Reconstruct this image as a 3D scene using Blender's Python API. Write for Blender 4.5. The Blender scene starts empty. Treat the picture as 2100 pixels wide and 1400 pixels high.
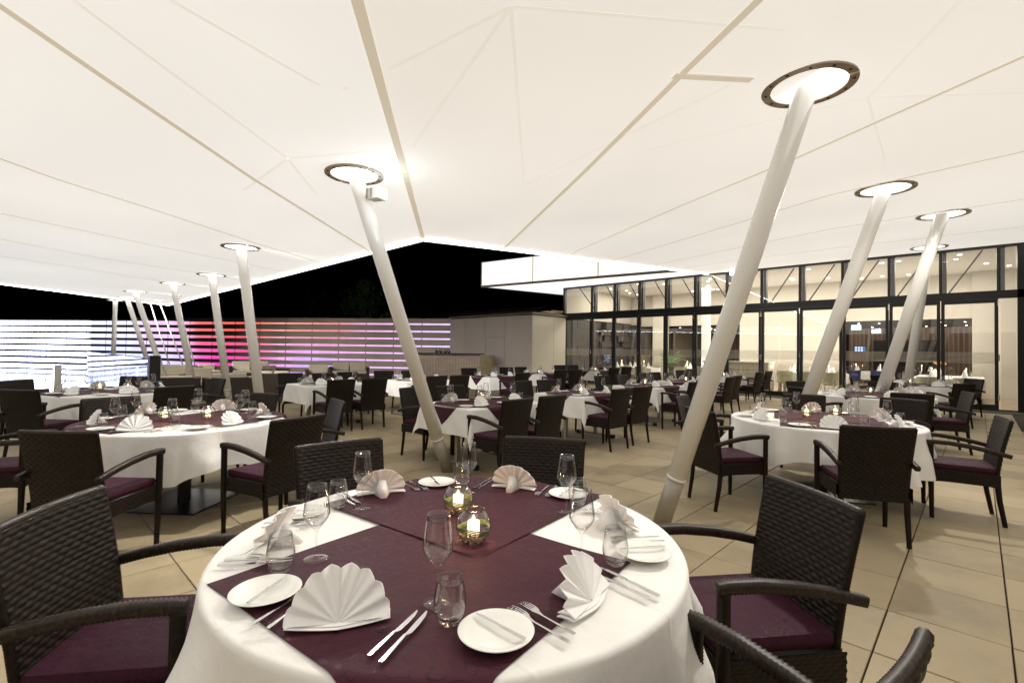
import bpy, math, random
from mathutils import Vector, Matrix
random.seed(7)
PI = math.pi
sin, cos, R = math.sin, math.cos, math.radians
S = bpy.context.scene
COL = S.collection

# ------------------------------------------------------------------ camera, world, view
EYE = Vector((0, 0, 1.45))
PITCH, ROLL, YAW = R(1.053), R(0.79), R(-43.91)
FPX = 992.88
_f = Vector((sin(YAW)*cos(PITCH), cos(YAW)*cos(PITCH), sin(PITCH)))
_r = Vector((cos(YAW), -sin(YAW), 0))
_u = _r.cross(_f)
AX = cos(ROLL)*_r + sin(ROLL)*_u
AY = -sin(ROLL)*_r + cos(ROLL)*_u
cam = bpy.data.cameras.new('camera'); camo = bpy.data.objects.new('camera', cam); COL.objects.link(camo)
cam.sensor_width = 36; cam.lens = 36*FPX/2100; cam.clip_end = 500; cam.clip_start = 0.02
camo.matrix_world = Matrix(((AX.x, AY.x, -_f.x, EYE.x), (AX.y, AY.y, -_f.y, EYE.y), (AX.z, AY.z, -_f.z, EYE.z), (0, 0, 0, 1)))
S.camera = camo
def ray(x, y): return AX*((x-1050)/FPX) - AY*((y-700)/FPX) + _f
def on_z(x, y, z=0.0):
    d = ray(x, y); return EYE + d*((z-EYE.z)/d.z)
def at_d(x, y, d): return EYE + ray(x, y)*d

W = bpy.data.worlds.new('World'); S.world = W; W.use_nodes = True
nt = W.node_tree; bg = nt.nodes['Background']
sky = nt.nodes.new('ShaderNodeTexSky'); sky.sky_type = 'NISHITA'; sky.sun_disc = False
sky.sun_elevation = R(-8); sky.sun_rotation = R(200)
nt.links.new(sky.outputs[0], bg.inputs[0]); bg.inputs[1].default_value = 0.02
S.view_settings.view_transform = 'Standard'; S.view_settings.look = 'None'
S.view_settings.exposure = 0.34; S.view_settings.gamma = 1.0; S.view_settings.use_curve_mapping = False
S.render.engine = 'CYCLES'
cy = S.cycles
cy.use_denoising = True; cy.caustics_reflective = False; cy.caustics_refractive = False
cy.max_bounces = 8; cy.diffuse_bounces = 3; cy.glossy_bounces = 4; cy.transmission_bounces = 8; cy.transparent_max_bounces = 32
cy.sample_clamp_indirect = 4.0; cy.sample_clamp_direct = 0

# ------------------------------------------------------------------ materials
MATS = {}
def mat(name, col=(0.5, 0.5, 0.5), rough=0.5, metal=0.0, spec=0.5, sheen=0.0, coat=0.0):
    m = bpy.data.materials.new(name); m.use_nodes = True
    b = m.node_tree.nodes['Principled BSDF']
    b.inputs['Base Color'].default_value = (*col, 1); b.inputs['Roughness'].default_value = rough
    b.inputs['Metallic'].default_value = metal; b.inputs['Specular IOR Level'].default_value = spec
    b.inputs['Sheen Weight'].default_value = sheen; b.inputs['Coat Weight'].default_value = coat
    MATS[name] = m; return m
def N(m, t, **k):
    n = m.node_tree.nodes.new(t)
    for a, v in k.items(): setattr(n, a, v)
    return n
def L(m, a, b): m.node_tree.links.new(a, b)
def P(m): return m.node_tree.nodes['Principled BSDF']
def coord(m, scale=(1, 1, 1), kind='Object'):
    c = N(m, 'ShaderNodeTexCoord'); mp = N(m, 'ShaderNodeMapping'); mp.inputs['Scale'].default_value = scale
    L(m, c.outputs[kind], mp.inputs[0]); return mp.outputs[0]
def noise(m, vec, scale, detail=3, rough=0.5):
    n = N(m, 'ShaderNodeTexNoise'); n.inputs['Scale'].default_value = scale; n.inputs['Detail'].default_value = detail
    n.inputs['Roughness'].default_value = rough; L(m, vec, n.inputs['Vector']); return n.outputs[0]
def ramp(m, fac, stops):
    r = N(m, 'ShaderNodeValToRGB'); e = r.color_ramp.elements
    e[0].position, e[0].color = stops[0][0], (*stops[0][1], 1); e[1].position, e[1].color = stops[-1][0], (*stops[-1][1], 1)
    for p, c in stops[1:-1]:
        q = e.new(p); q.color = (*c, 1)
    L(m, fac, r.inputs[0]); return r.outputs[0]
def math_(m, op, a, b=None):
    n = N(m, 'ShaderNodeMath', operation=op)
    for i, v in enumerate((a, b)):
        if v is None: continue
        if isinstance(v, (int, float)): n.inputs[i].default_value = v
        else: L(m, v, n.inputs[i])
    return n.outputs[0]
def bump(m, h, strength=0.3, dist=0.01):
    b = N(m, 'ShaderNodeBump'); b.inputs['Strength'].default_value = strength; b.inputs['Distance'].default_value = dist
    L(m, h, b.inputs['Height']); L(m, b.outputs[0], P(m).inputs['Normal'])
def varied(name, c1, c2, scale=3, rough=0.5, bs=0.0, bscale=40, kind='Object', **k):
    m = mat(name, c1, rough, **k); v = coord(m, kind=kind)
    L(m, ramp(m, noise(m, v, scale, 5, 0.6), [(0.3, c1), (0.7, c2)]), P(m).inputs['Base Color'])
    if bs: bump(m, noise(m, v, bscale, 4), bs, 0.004)
    return m
def emis(name, col, st):
    m = bpy.data.materials.new(name); m.use_nodes = True; m.node_tree.nodes.remove(m.node_tree.nodes['Principled BSDF'])
    e = N(m, 'ShaderNodeEmission'); e.inputs[0].default_value = (*col, 1); e.inputs[1].default_value = st
    L(m, e.outputs[0], m.node_tree.nodes['Material Output'].inputs[0]); MATS[name] = m; return m

# tiles: pale sandstone slabs, each a little different
m = mat('tile', (0.42, 0.33, 0.2), 0.62, spec=0.3)
oi = N(m, 'ShaderNodeObjectInfo'); at = N(m, 'ShaderNodeAttribute', attribute_name='tint')
v = coord(m, kind='Object'); g = N(m, 'ShaderNodeNewGeometry')
n1 = noise(m, g.outputs['Position'], 2.2, 6, 0.62); n2 = noise(m, g.outputs['Position'], 45, 3, 0.6)
tv = math_(m, 'ADD', oi.outputs['Random'], at.outputs['Fac'])
n3 = noise(m, g.outputs['Position'], 7.0, 4, 0.7); stain = math_(m, 'MULTIPLY', math_(m, 'GREATER_THAN', n3, 0.66), -0.06)
mix = math_(m, 'ADD', math_(m, 'MULTIPLY', tv, 0.19), math_(m, 'ADD', math_(m, 'MULTIPLY', n1, 0.8), math_(m, 'ADD', math_(m, 'MULTIPLY', n2, 0.12), stain)))
L(m, ramp(m, mix, [(0.35, (0.285, 0.226, 0.138)), (0.6, (0.415, 0.335, 0.212)), (0.9, (0.485, 0.40, 0.26))]), P(m).inputs['Base Color'])
bump(m, n2, 0.12, 0.003)
L(m, ramp(m, n1, [(0.3, (0.5,)*3), (0.7, (0.72,)*3)]), P(m).inputs['Roughness'])
mat('joint', (0.03, 0.02, 0.012), 0.9)
# wicker strands
m = mat('wicker', (0.018, 0.012, 0.009), 0.42, spec=0.2)
v = coord(m, (1, 1, 1)); L(m, ramp(m, noise(m, v, 60, 2), [(0.35, (0.007, 0.0048, 0.0035)), (0.7, (0.020, 0.012, 0.0075))]), P(m).inputs['Base Color'])
m = mat('wicker_worn', (0.06, 0.035, 0.018), 0.45, spec=0.35)
v = coord(m); L(m, ramp(m, noise(m, v, 90, 2), [(0.35, (0.010, 0.007, 0.005)), (0.62, (0.034, 0.021, 0.013)), (0.8, (0.085, 0.05, 0.025))]), P(m).inputs['Base Color'])
# plum jacquard with scroll and leaf pattern
def jacquard(name, a, b, rough, sc):
    m = mat(name, a, rough, spec=0.12); v = coord(m, (sc, sc, sc))
    vo = N(m, 'ShaderNodeTexVoronoi', feature='F1', distance='EUCLIDEAN'); vo.inputs['Scale'].default_value = 1.0
    nz = noise(m, v, 1.3, 1)
    mx = N(m, 'ShaderNodeVectorMath', operation='ADD'); L(m, v, mx.inputs[0])
    sclv = N(m, 'ShaderNodeVectorMath', operation='SCALE'); sclv.inputs['Scale'].default_value = 0.45
    nn = N(m, 'ShaderNodeTexNoise'); nn.inputs['Scale'].default_value = 0.9; L(m, v, nn.inputs['Vector'])
    L(m, nn.outputs['Color'], sclv.inputs[0]); L(m, sclv.outputs[0], mx.inputs[1]); L(m, mx.outputs[0], vo.inputs['Vector'])
    s1 = math_(m, 'ABSOLUTE', math_(m, 'SINE', math_(m, 'MULTIPLY', vo.outputs['Distance'], 16.0)))
    line = math_(m, 'LESS_THAN', s1, 0.20)
    leaf = math_(m, 'LESS_THAN', vo.outputs['Distance'], 0.12)
    fac = math_(m, 'MAXIMUM', line, leaf)
    rm = N(m, 'ShaderNodeMix', data_type='RGBA'); L(m, fac, rm.inputs[0]); rm.inputs[6].default_value = (*a, 1); rm.inputs[7].default_value = (*b, 1)
    L(m, rm.outputs[2], P(m).inputs['Base Color'])
    L(m, math_(m, 'SUBTRACT', rough+0.1, math_(m, 'MULTIPLY', fac, 0.22)), P(m).inputs['Roughness'])
    bump(m, math_(m, 'ADD', noise(m, v, 1.8, 3), math_(m, 'MULTIPLY', fac, -0.04)), 0.28, 0.02)
    return m
jacquard('plum', (0.062, 0.018, 0.029), (0.033, 0.010, 0.017), 0.55, 9)
jacquard('cushion', (0.050, 0.014, 0.027), (0.030, 0.009, 0.017), 0.55, 11)
m = mat('linen', (0.90, 0.88, 0.84), 0.75, sheen=0.2, spec=0.2)
v = coord(m); sx = N(m, 'ShaderNodeSeparateXYZ'); L(m, v, sx.inputs[0]); cr = None
for ax_ in (0, 1):
    f_ = math_(m, 'ABSOLUTE', math_(m, 'SUBTRACT', math_(m, 'FRACT', math_(m, 'ADD', math_(m, 'MULTIPLY', sx.outputs[ax_], 2.3), 0.37)), 0.5))
    l_ = math_(m, 'MAXIMUM', math_(m, 'SUBTRACT', 1.0, math_(m, 'MULTIPLY', f_, 45.0)), 0.0); cr = l_ if cr is None else math_(m, 'MAXIMUM', cr, l_)
bump(m, math_(m, 'ADD', noise(m, v, 7, 4, 0.55), math_(m, 'MULTIPLY', cr, 0.16)), 0.42, 0.02)
m = mat('napkin', (0.94, 0.925, 0.90), 0.8, sheen=0.2, spec=0.2)
mat('porcelain', (0.88, 0.87, 0.82), 0.12, spec=0.6)
mat('steel', (0.72, 0.71, 0.70), 0.16, metal=1.0)
varied('brushed_steel', (0.36, 0.33, 0.27), (0.42, 0.385, 0.32), 6, 0.5, metal=0.45)
varied('dark_plate', (0.03, 0.028, 0.026), (0.05, 0.045, 0.04), 9, 0.3, metal=0.6)
m = varied('pole_paint', (0.83, 0.81, 0.75), (0.86, 0.84, 0.785), 2.0, 0.3, coat=0.25)
varied('ring_metal', (0.36, 0.30, 0.235), (0.42, 0.36, 0.285), 8, 0.45, metal=0.25)
mat('fascia_metal', (0.75, 0.70, 0.60), 0.5)
mat('bolt', (0.05, 0.045, 0.04), 0.4, metal=0.6)
mat('black_frame', (0.012, 0.012, 0.013), 0.32)
mat('grey_frame', (0.10, 0.10, 0.11), 0.4)
mat('black', (0.008, 0.008, 0.009), 0.4)
varied('wall_panel', (0.50, 0.43, 0.34), (0.55, 0.48, 0.385), 1.2, 0.6)
varied('annex_dark', (0.60, 0.53, 0.46), (0.65, 0.575, 0.50), 0.7, 0.5)
varied('annex_light', (0.72, 0.66, 0.53), (0.76, 0.70, 0.57), 0.7, 0.5)
varied('cap', (0.17, 0.14, 0.10), (0.22, 0.18, 0.13), 4, 0.5)
m = varied('counter_front', (0.30, 0.23, 0.18), (0.36, 0.28, 0.22), 2, 0.45, metal=0.5)
m = varied('brass_mesh', (0.62, 0.52, 0.30), (0.70, 0.60, 0.36), 3, 0.5, metal=0.2)
varied('wood_old', (0.33, 0.25, 0.15), (0.5, 0.4, 0.27), 6, 0.8)
varied('roof_tile', (0.16, 0.12, 0.10), (0.24, 0.19, 0.16), 5, 0.8)
varied('leaf', (0.06, 0.13, 0.04), (0.14, 0.24, 0.07), 5, 0.6)
varied('bark', (0.05, 0.035, 0.022), (0.09, 0.06, 0.04), 9, 0.9)
varied('cream_cushion', (0.72, 0.64, 0.50), (0.78, 0.70, 0.56), 5, 0.85, bs=0.2, bscale=12)
varied('lounge_wicker', (0.035, 0.025, 0.018), (0.055, 0.04, 0.03), 50, 0.5, bs=0.6, bscale=130)
varied('ground', (0.02, 0.02, 0.018), (0.035, 0.03, 0.028), 0.4, 0.95)
mat('water', (0.004, 0.004, 0.006), 0.05, spec=0.8)
varied('inner_floor', (0.42, 0.33, 0.22), (0.50, 0.40, 0.28), 0.8, 0.4)
varied('cream_wall', (0.62, 0.57, 0.48), (0.66, 0.61, 0.52), 0.5, 0.6)
varied('cream_ceiling', (0.66, 0.62, 0.55), (0.69, 0.65, 0.58), 0.5, 0.7)
mat('dark_ceiling', (0.035, 0.028, 0.026), 0.6)
varied('stone_block', (0.055, 0.05, 0.045), (0.085, 0.075, 0.068), 3, 0.6)
m = mat('curtain', (0.26, 0.20, 0.165), 0.8)
varied('shell_green', (0.50, 0.50, 0.33), (0.56, 0.56, 0.40), 4, 0.5)
mat('shell_blue', (0.02, 0.035, 0.12), 0.6); mat('shell_purple', (0.06, 0.02, 0.05), 0.6)
varied('white_marble', (0.62, 0.58, 0.48), (0.80, 0.77, 0.70), 2.5, 0.3)
mat('gravel', (0.30, 0.21, 0.13), 0.6); mat('grass_band', (0.10, 0.17, 0.03), 0.5)
m = mat('wax', (0.9, 0.82, 0.65), 0.5); P(m).inputs['Emission Color'].default_value = (1, 0.80, 0.52, 1); P(m).inputs['Emission Strength'].default_value = 1.9
emis('flame', (1.0, 0.62, 0.25), 22)
emis('led_white', (1.0, 0.97, 0.90), 20.0)
emis('lamp_face', (0.80, 0.90, 1.0), 9)
emis('spot_face', (1.0, 0.93, 0.80), 14)
emis('sign_face', (0.45, 0.75, 1.0), 3.5)
emis('screen', (0.10, 0.18, 0.35), 1.2); emis('screen_row', (0.7, 0.85, 1.0), 2.2)
emis('amber', (1.0, 0.45, 0.12), 0.9)
# membrane: white fabric with the light from above put in as its own glow
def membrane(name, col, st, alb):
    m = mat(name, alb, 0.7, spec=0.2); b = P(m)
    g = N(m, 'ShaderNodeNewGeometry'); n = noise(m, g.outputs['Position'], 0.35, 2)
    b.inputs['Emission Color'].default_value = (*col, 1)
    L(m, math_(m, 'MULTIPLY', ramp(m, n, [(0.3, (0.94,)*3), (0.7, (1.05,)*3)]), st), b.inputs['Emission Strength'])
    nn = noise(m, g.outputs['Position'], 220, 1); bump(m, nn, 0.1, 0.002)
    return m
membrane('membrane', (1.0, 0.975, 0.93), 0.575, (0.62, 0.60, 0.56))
membrane('membrane_right', (1.0, 0.96, 0.89), 0.545, (0.62, 0.59, 0.54))  # same fabric, weaker and warmer light painted into its glow
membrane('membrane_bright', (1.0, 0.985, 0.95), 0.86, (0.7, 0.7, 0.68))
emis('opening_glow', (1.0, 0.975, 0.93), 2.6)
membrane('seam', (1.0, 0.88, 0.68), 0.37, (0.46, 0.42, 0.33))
membrane('cable_shade', (1.0, 0.94, 0.84), 0.515, (0.585, 0.56, 0.51))  # weaker glow, paints the shade of cables showing through
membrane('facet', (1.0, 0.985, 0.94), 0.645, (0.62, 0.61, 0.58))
def glass(name, tint=(1, 1, 1), f0=0.04, edge=0.9, power=4.0, rough=0.0, film=0.0):
    m = bpy.data.materials.new(name); m.use_nodes = True; m.node_tree.nodes.remove(m.node_tree.nodes['Principled BSDF'])
    t = N(m, 'ShaderNodeBsdfTransparent'); t.inputs[0].default_value = (*tint, 1)
    gl = N(m, 'ShaderNodeBsdfGlossy'); gl.inputs['Roughness'].default_value = rough
    lw = N(m, 'ShaderNodeLayerWeight'); lw.inputs[0].default_value = 0.5
    f = math_(m, 'ADD', math_(m, 'MULTIPLY', math_(m, 'POWER', lw.outputs['Facing'], power), edge), f0)
    if film:
        L(m, ramp(m, lw.outputs['Facing'], [(0.0, tint), (0.62, tint), (0.93, (film,)*3)]), t.inputs[0])
    mx = N(m, 'ShaderNodeMixShader'); L(m, f, mx.inputs[0]); L(m, t.outputs[0], mx.inputs[1]); L(m, gl.outputs[0], mx.inputs[2])
    L(m, mx.outputs[0], m.node_tree.nodes['Material Output'].inputs[0]); MATS[name] = m; return m
glass('wine_glass_mat', (0.985, 0.985, 0.985), 0.045, 0.8, 2.8, film=0.55)
glass('facade_glass', (0.93, 0.93, 0.91), 0.07, 0.9, 5)
glass('balustrade_glass', (0.82, 0.84, 0.90), 0.16, 0.8, 3)
m = bpy.data.materials.new('led_color'); m.use_nodes = True; m.node_tree.nodes.remove(m.node_tree.nodes['Principled BSDF'])
MATS['led_color'] = m; e = N(m, 'ShaderNodeEmission'); a = N(m, 'ShaderNodeAttribute', attribute_name='glow')
L(m, a.outputs['Color'], e.inputs[0]); e.inputs[1].default_value = 1.0; L(m, e.outputs[0], m.node_tree.nodes['Material Output'].inputs[0])

# ------------------------------------------------------------------ mesh helpers
class MB:
    def __init__(s): s.v = []; s.f = []
    def add(s, vs, fs):
        o = len(s.v); s.v += [tuple(p) for p in vs]; s.f += [tuple(i+o for i in f) for f in fs]; return s
    def box(s, x0, x1, y0, y1, z0, z1):
        return s.add([(x0, y0, z0), (x1, y0, z0), (x1, y1, z0), (x0, y1, z0), (x0, y0, z1), (x1, y0, z1), (x1, y1, z1), (x0, y1, z1)],
                     [(0, 3, 2, 1), (4, 5, 6, 7), (0, 1, 5, 4), (1, 2, 6, 5), (2, 3, 7, 6), (3, 0, 4, 7)])
    def bar(s, a, b, w, h, up=(0, 0, 1)):
        a, b, up = Vector(a), Vector(b), Vector(up); d = (b-a).normalized(); x = d.cross(up)
        if x.length < 1e-4: x = d.cross(Vector((1, 0, 0)))
        x.normalize(); y = x.cross(d)
        vs = [p + x*i*w/2 + y*j*h/2 for p in (a, b) for i, j in ((-1, -1), (1, -1), (1, 1), (-1, 1))]
        return s.add(vs, [(0, 1, 2, 3), (7, 6, 5, 4), (0, 4, 5, 1), (1, 5, 6, 2), (2, 6, 7, 3), (3, 7, 4, 0)])
    def tube(s, pts, rad, n=12, cap=True, sq=False):
        pts = [Vector(p) for p in pts]; rad = rad if isinstance(rad, (list, tuple)) else [rad]*len(pts); vs = []; fs = []
        d0 = (pts[1]-pts[0]).normalized(); x = d0.cross(Vector((0, 0, 1)))
        if x.length < 1e-3: x = Vector((1, 0, 0))
        x.normalize()
        for i, p in enumerate(pts):
            d = (pts[min(i+1, len(pts)-1)]-pts[max(i-1, 0)]).normalized(); x = (x - d*x.dot(d)).normalized(); y = d.cross(x)
            for k in range(n):
                a = 2*PI*(k+0.5)/n; c, q = cos(a), sin(a)
                if sq:
                    mm = (abs(c)**5+abs(q)**5)**(-1/5); c *= mm; q *= mm
                vs.append(p + x*c*rad[i] + y*q*rad[i])
        for i in range(len(pts)-1):
            for k in range(n): fs.append((i*n+k, i*n+(k+1) % n, (i+1)*n+(k+1) % n, (i+1)*n+k))
        if cap: fs += [tuple(range(n))[::-1], tuple(range((len(pts)-1)*n, len(pts)*n))]
        return s.add(vs, fs)
    def lathe(s, prof, n=24, c=(0, 0), cap0=False, cap1=False, close=False):
        vs = []; fs = []; k = len(prof)
        for r_, z in prof:
            for i in range(n): a = 2*PI*i/n; vs.append((c[0]+r_*cos(a), c[1]+r_*sin(a), z))
        for j in range(k-1 if not close else k):
            j2 = (j+1) % k
            for i in range(n): fs.append((j*n+i, j*n+(i+1) % n, j2*n+(i+1) % n, j2*n+i))
        if cap0: fs.append(tuple(range(n))[::-1])
        if cap1: fs.append(tuple(range((k-1)*n, k*n)))
        return s.add(vs, fs)
    def grid(s, fn, nu, nv, flip=False):
        vs = [fn(i/nu, j/nv) for j in range(nv+1) for i in range(nu+1)]; fs = []
        for j in range(nv):
            for i in range(nu):
                q = (j*(nu+1)+i, j*(nu+1)+i+1, (j+1)*(nu+1)+i+1, (j+1)*(nu+1)+i); fs.append(q[::-1] if flip else q)
        return s.add(vs, fs)
    def mesh(s, name, m, smooth=False, bevel=0):
        me = bpy.data.meshes.new(name); me.from_pydata(s.v, [], s.f); me.materials.append(MATS[m])
        if smooth: me.polygons.foreach_set('use_smooth', [True]*len(me.polygons))
        me.update(); return me
def link(name, me, parent=None, loc=None, rz=None, label=None):
    o = bpy.data.objects.new(name, me); COL.objects.link(o)
    if parent: o.parent = parent
    if loc is not None: o.location = loc
    if rz is not None: o.rotation_euler = (0, 0, rz)
    if label: o['label'] = label
    return o
def obj(name, mb, m, parent=None, smooth=False, loc=None, rz=None, label=None):
    return link(name, mb.mesh(name, m, smooth), parent, loc, rz, label)
def thing(name, label, cat, loc=(0, 0, 0), rz=0, group=None):
    o = bpy.data.objects.new(name, None); o.empty_display_size = 0.1; COL.objects.link(o); o.location = loc; o.rotation_euler = (0, 0, rz)
    o['label'] = label; o['category'] = cat
    if group: o['group'] = group
    return o
def tag(o, label, cat, group=None):
    o['label'] = label; o['category'] = cat
    if group: o['group'] = group
    return o
def struct(o): o['kind'] = 'structure'; return o
def stuff(o): o['kind'] = 'stuff'; return o
def copy_tree(o, loc, rz, label=None, group=None):
    c = o.copy(); COL.objects.link(c); c.location = loc; c.rotation_euler = (0, 0, rz)
    if label: c['label'] = label
    if group: c['group'] = group
    for ch in o.children:
        d = ch.copy(); COL.objects.link(d); d.parent = c
        for g in ch.children:
            e_ = g.copy(); COL.objects.link(e_); e_.parent = d
    return c

# ------------------------------------------------------------------ ground, tiles
gr = struct(obj('ground', MB().grid(lambda u, v: (-150+300*u, -60+300*v, -0.12), 4, 4), 'ground'))
PX, PY, X0, Y0 = 0.498, 0.54, 0.12, 2.97
fl = obj('terrace_floor', MB().box(-22.2, 14, -13, 18.06, -0.1, -0.02), 'joint'); struct(fl)
def tile_mb(x0, x1, y0, y1, z0=-0.02, z1=0.0, b=0.0025):
    vs = [(x0, y0, z0), (x1, y0, z0), (x1, y1, z0), (x0, y1, z0), (x0, y0, z1-b), (x1, y0, z1-b), (x1, y1, z1-b), (x0, y1, z1-b),
          (x0+b, y0+b, z1), (x1-b, y0+b, z1), (x1-b, y1-b, z1), (x0+b, y1-b, z1)]
    fs = [(8, 9, 10, 11)] + [(i, (i+1) % 4, 4+(i+1) % 4, 4+i) for i in range(4)] + [(4+i, 4+(i+1) % 4, 8+(i+1) % 4, 8+i) for i in range(4)]
    return vs, fs
cells = []; back = []
for i in range(-45, 24):
    for j in range(-28, 29):
        x0, y0 = X0+i*PX, Y0+j*PY
        if (x0 > 0.5 and y0 > 13.4) or y0+PY > 18.06 or x0 < -22: continue
        cx, cy_ = x0+PX/2, y0+PY/2
        if cx < -11.4 and cy_ < 3.2 and cx < -9.0-0.9*(cy_+0.2): continue      # basin area
        p = Vector((cx, cy_, 0))-EYE
        zf = p.dot(_f)
        if zf < 0.3: back.append((x0, y0)); continue
        px = 1050+FPX*p.dot(AX)/zf
        if px < -200 or px > 2700: back.append((x0, y0)); continue
        cells.append((zf, x0, y0))
cells.sort()
tm = [MB().add(*tile_mb(-PX/2+g, PX/2-g, -PY/2+g, PY/2-g)).mesh('tile', 'tile') for g in (0.0030, 0.0036, 0.0042)]
for k, (d, x0, y0) in enumerate(cells[:300]):
    o = link('tile', random.choice(tm), fl, (x0+PX/2, y0+PY/2, random.uniform(-0.0012, 0.0012))); o.rotation_euler = (random.gauss(0, 0.0008), random.gauss(0, 0.0008), 0)
mb = MB(); tints = []
for d, x0, y0 in cells[300:]+[(0, a, b) for a, b in back]:
    g = random.uniform(0.002, 0.004); vs, fs = tile_mb(x0+g, x0+PX-g, y0+g, y0+PY-g, -0.02, random.uniform(-0.001, 0.001)); mb.add(vs, fs)
    t = random.uniform(-0.4, 0.6); tints += [t]*len(vs)
o = obj('tile_field', mb, 'tile', fl); stuff(o)
for x0, y0 in back:
    pass
at = o.data.attributes.new('tint', 'FLOAT', 'POINT'); at.data.foreach_set('value', tints)

# ------------------------------------------------------------------ membrane canopy
mA, mE = Vector((-6.17, 4.4, 3.15)), Vector((13.0, -11.26, 3.15))  # far ends stretched behind the camera, unseen fabric added for side light
fA, fB = Vector((-7.3, 18.12, 4.42)), Vector((15.1, 18.12, 4.42))
def rw(s, t): return (mA.lerp(mE, s)).lerp(fA.lerp(fB, s), t)
canopy = thing('membrane_canopy', 'glowing white fabric canopy stretched over the whole dining terrace on leaning poles', 'canopy')
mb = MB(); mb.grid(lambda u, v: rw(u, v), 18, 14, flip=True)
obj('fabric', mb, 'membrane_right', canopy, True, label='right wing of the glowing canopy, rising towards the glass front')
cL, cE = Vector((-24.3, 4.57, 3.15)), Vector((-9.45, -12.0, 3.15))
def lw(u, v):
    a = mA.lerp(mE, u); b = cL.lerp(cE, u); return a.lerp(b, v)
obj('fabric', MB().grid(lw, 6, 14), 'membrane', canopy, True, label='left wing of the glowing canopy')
def strip(name, pts, w, m, dz=0.004):
    pts = [Vector(p) for p in pts]; mb = MB(); vs = []; fs = []
    for i, p in enumerate(pts):
        d = pts[min(i+1, len(pts)-1)]-pts[max(i-1, 0)]; d.z = 0; d.normalize(); n = Vector((-d.y, d.x, 0))
        for q in (-1, 1): vs.append(p+n*w/2*q-Vector((0, 0, dz)))
        for q in (-1, 1): vs.append(p+n*w/2*q+Vector((0, 0, 0.012)))
    for i in range(len(pts)-1):
        a, b = i*4, i*4+4; fs += [(a, a+1, b+1, b), (a+2, b+2, b+3, a+3), (a, b, b+2, a+2), (a+1, a+3, b+3, b+1)]
    return obj(name, mb.add(vs, fs), m, canopy)
def sub(pts, n=10):
    out = []
    for a, b in zip(pts, pts[1:]):
        a, b = Vector(a), Vector(b); out += [a.lerp(b, i/n) for i in range(n)]
    return out+[Vector(pts[-1])]
strip('seam', [mA.lerp(mE, k/20) for k in range(21)], 0.062, 'seam', 0.006)
SE = {'L1': [(-3.0, -0.62, 3.15), (-3.547, -0.07, 3.15), (-3.97, 0.346, 3.15), (-5.287, 1.682, 3.15), (-7.721, 4.4, 3.15)],
      'L2': [(-6.1, -0.6, 3.15), (-6.483, -0.096, 3.15), (-6.863, 0.336, 3.15), (-7.413, 1.19, 3.15), (-8.503, 2.727, 3.15), (-9.571, 4.42, 3.15)],
      'L3': [(-9.206, -0.12, 3.15), (-10.046, 1.559, 3.15), (-11.297, 4.42, 3.15)],
      'L4': [(-11.49, -0.14, 3.15), (-12.386, 1.162, 3.15), (-13.32, 3.627, 3.15), (-13.7, 4.42, 3.15)],
      'L5': [(-13.74, -0.159, 3.15), (-14.594, 1.376, 3.15), (-16.214, 3.673, 3.15)]}
for k, p in SE.items(): strip('seam', sub(p, 4), 0.045 if k == 'L1' else 0.030, 'seam')
SR = {'R1': [(-0.2, 2.3, 3.34), (-0.841, 2.736, 3.341), (-1.458, 3.134, 3.339), (-2.955, 4.137, 3.338), (-5.968, 6.078, 3.328), (-6.28, 6.27, 3.325)],
      'R2': [(1.0, 4.35, 3.53), (0.235, 4.813, 3.529), (-1.399, 5.756, 3.533), (-2.982, 6.514, 3.525), (-6.44, 8.33, 3.513)],
      'R3': [(1.2, 7.5, 3.74), (0.373, 7.732, 3.728), (-1.499, 7.922, 3.686), (-6.232, 10.168, 3.701), (-6.6, 10.3, 3.7)],
      'R4': [(1.2, 11.1, 3.97), (0.532, 11.081, 3.954), (-2.091, 11.057, 3.9), (-6.7, 12.6, 3.909)],
      'R5': [(1.2, 14.8, 4.21), (0.706, 14.771, 4.2), (-2.718, 14.376, 4.138), (-6.95, 14.6, 4.10)]}
def on_rw(x, y):
    lo = None
    s, t = 0.4, 0.4
    for _ in range(30):
        p = rw(s, t); ds = (rw(s+1e-4, t)-p)/1e-4; dt = (rw(s, t+1e-4)-p)/1e-4
        det = ds.x*dt.y-ds.y*dt.x; ex, ey = x-p.x, y-p.y
        s += (ex*dt.y-ey*dt.x)/det; t += (ds.x*ey-ds.y*ex)/det
    return rw(s, t)
for k, p in SR.items(): strip('seam', [on_rw(q.x, q.y) for q in sub(p, 4)], 0.050 if k == 'R1' else 0.030, 'seam', 0.006)
strip('seam', [on_rw(-1.49, 3.09), on_rw(-1.15, 3.60)], 0.055, 'seam', 0.009)
strip('seam', [(-4.12, 2.49, 3.15), (-3.985, 2.66, 3.15)], 0.05, 'seam', 0.009)
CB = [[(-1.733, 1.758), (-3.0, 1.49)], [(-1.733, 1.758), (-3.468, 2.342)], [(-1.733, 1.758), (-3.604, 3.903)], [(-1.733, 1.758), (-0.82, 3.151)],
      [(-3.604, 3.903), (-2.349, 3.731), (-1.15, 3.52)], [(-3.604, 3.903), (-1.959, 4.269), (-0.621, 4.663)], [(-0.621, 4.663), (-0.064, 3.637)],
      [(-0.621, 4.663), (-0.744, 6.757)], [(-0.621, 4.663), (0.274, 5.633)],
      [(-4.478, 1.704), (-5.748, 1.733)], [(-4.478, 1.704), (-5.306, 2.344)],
      [(-2.858, 0.513), (-3.072, 1.358)], [(-4.478, 1.704), (-3.75, 2.15)], [(-3.216, 0.181), (-4.478, 1.704)]]
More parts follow.
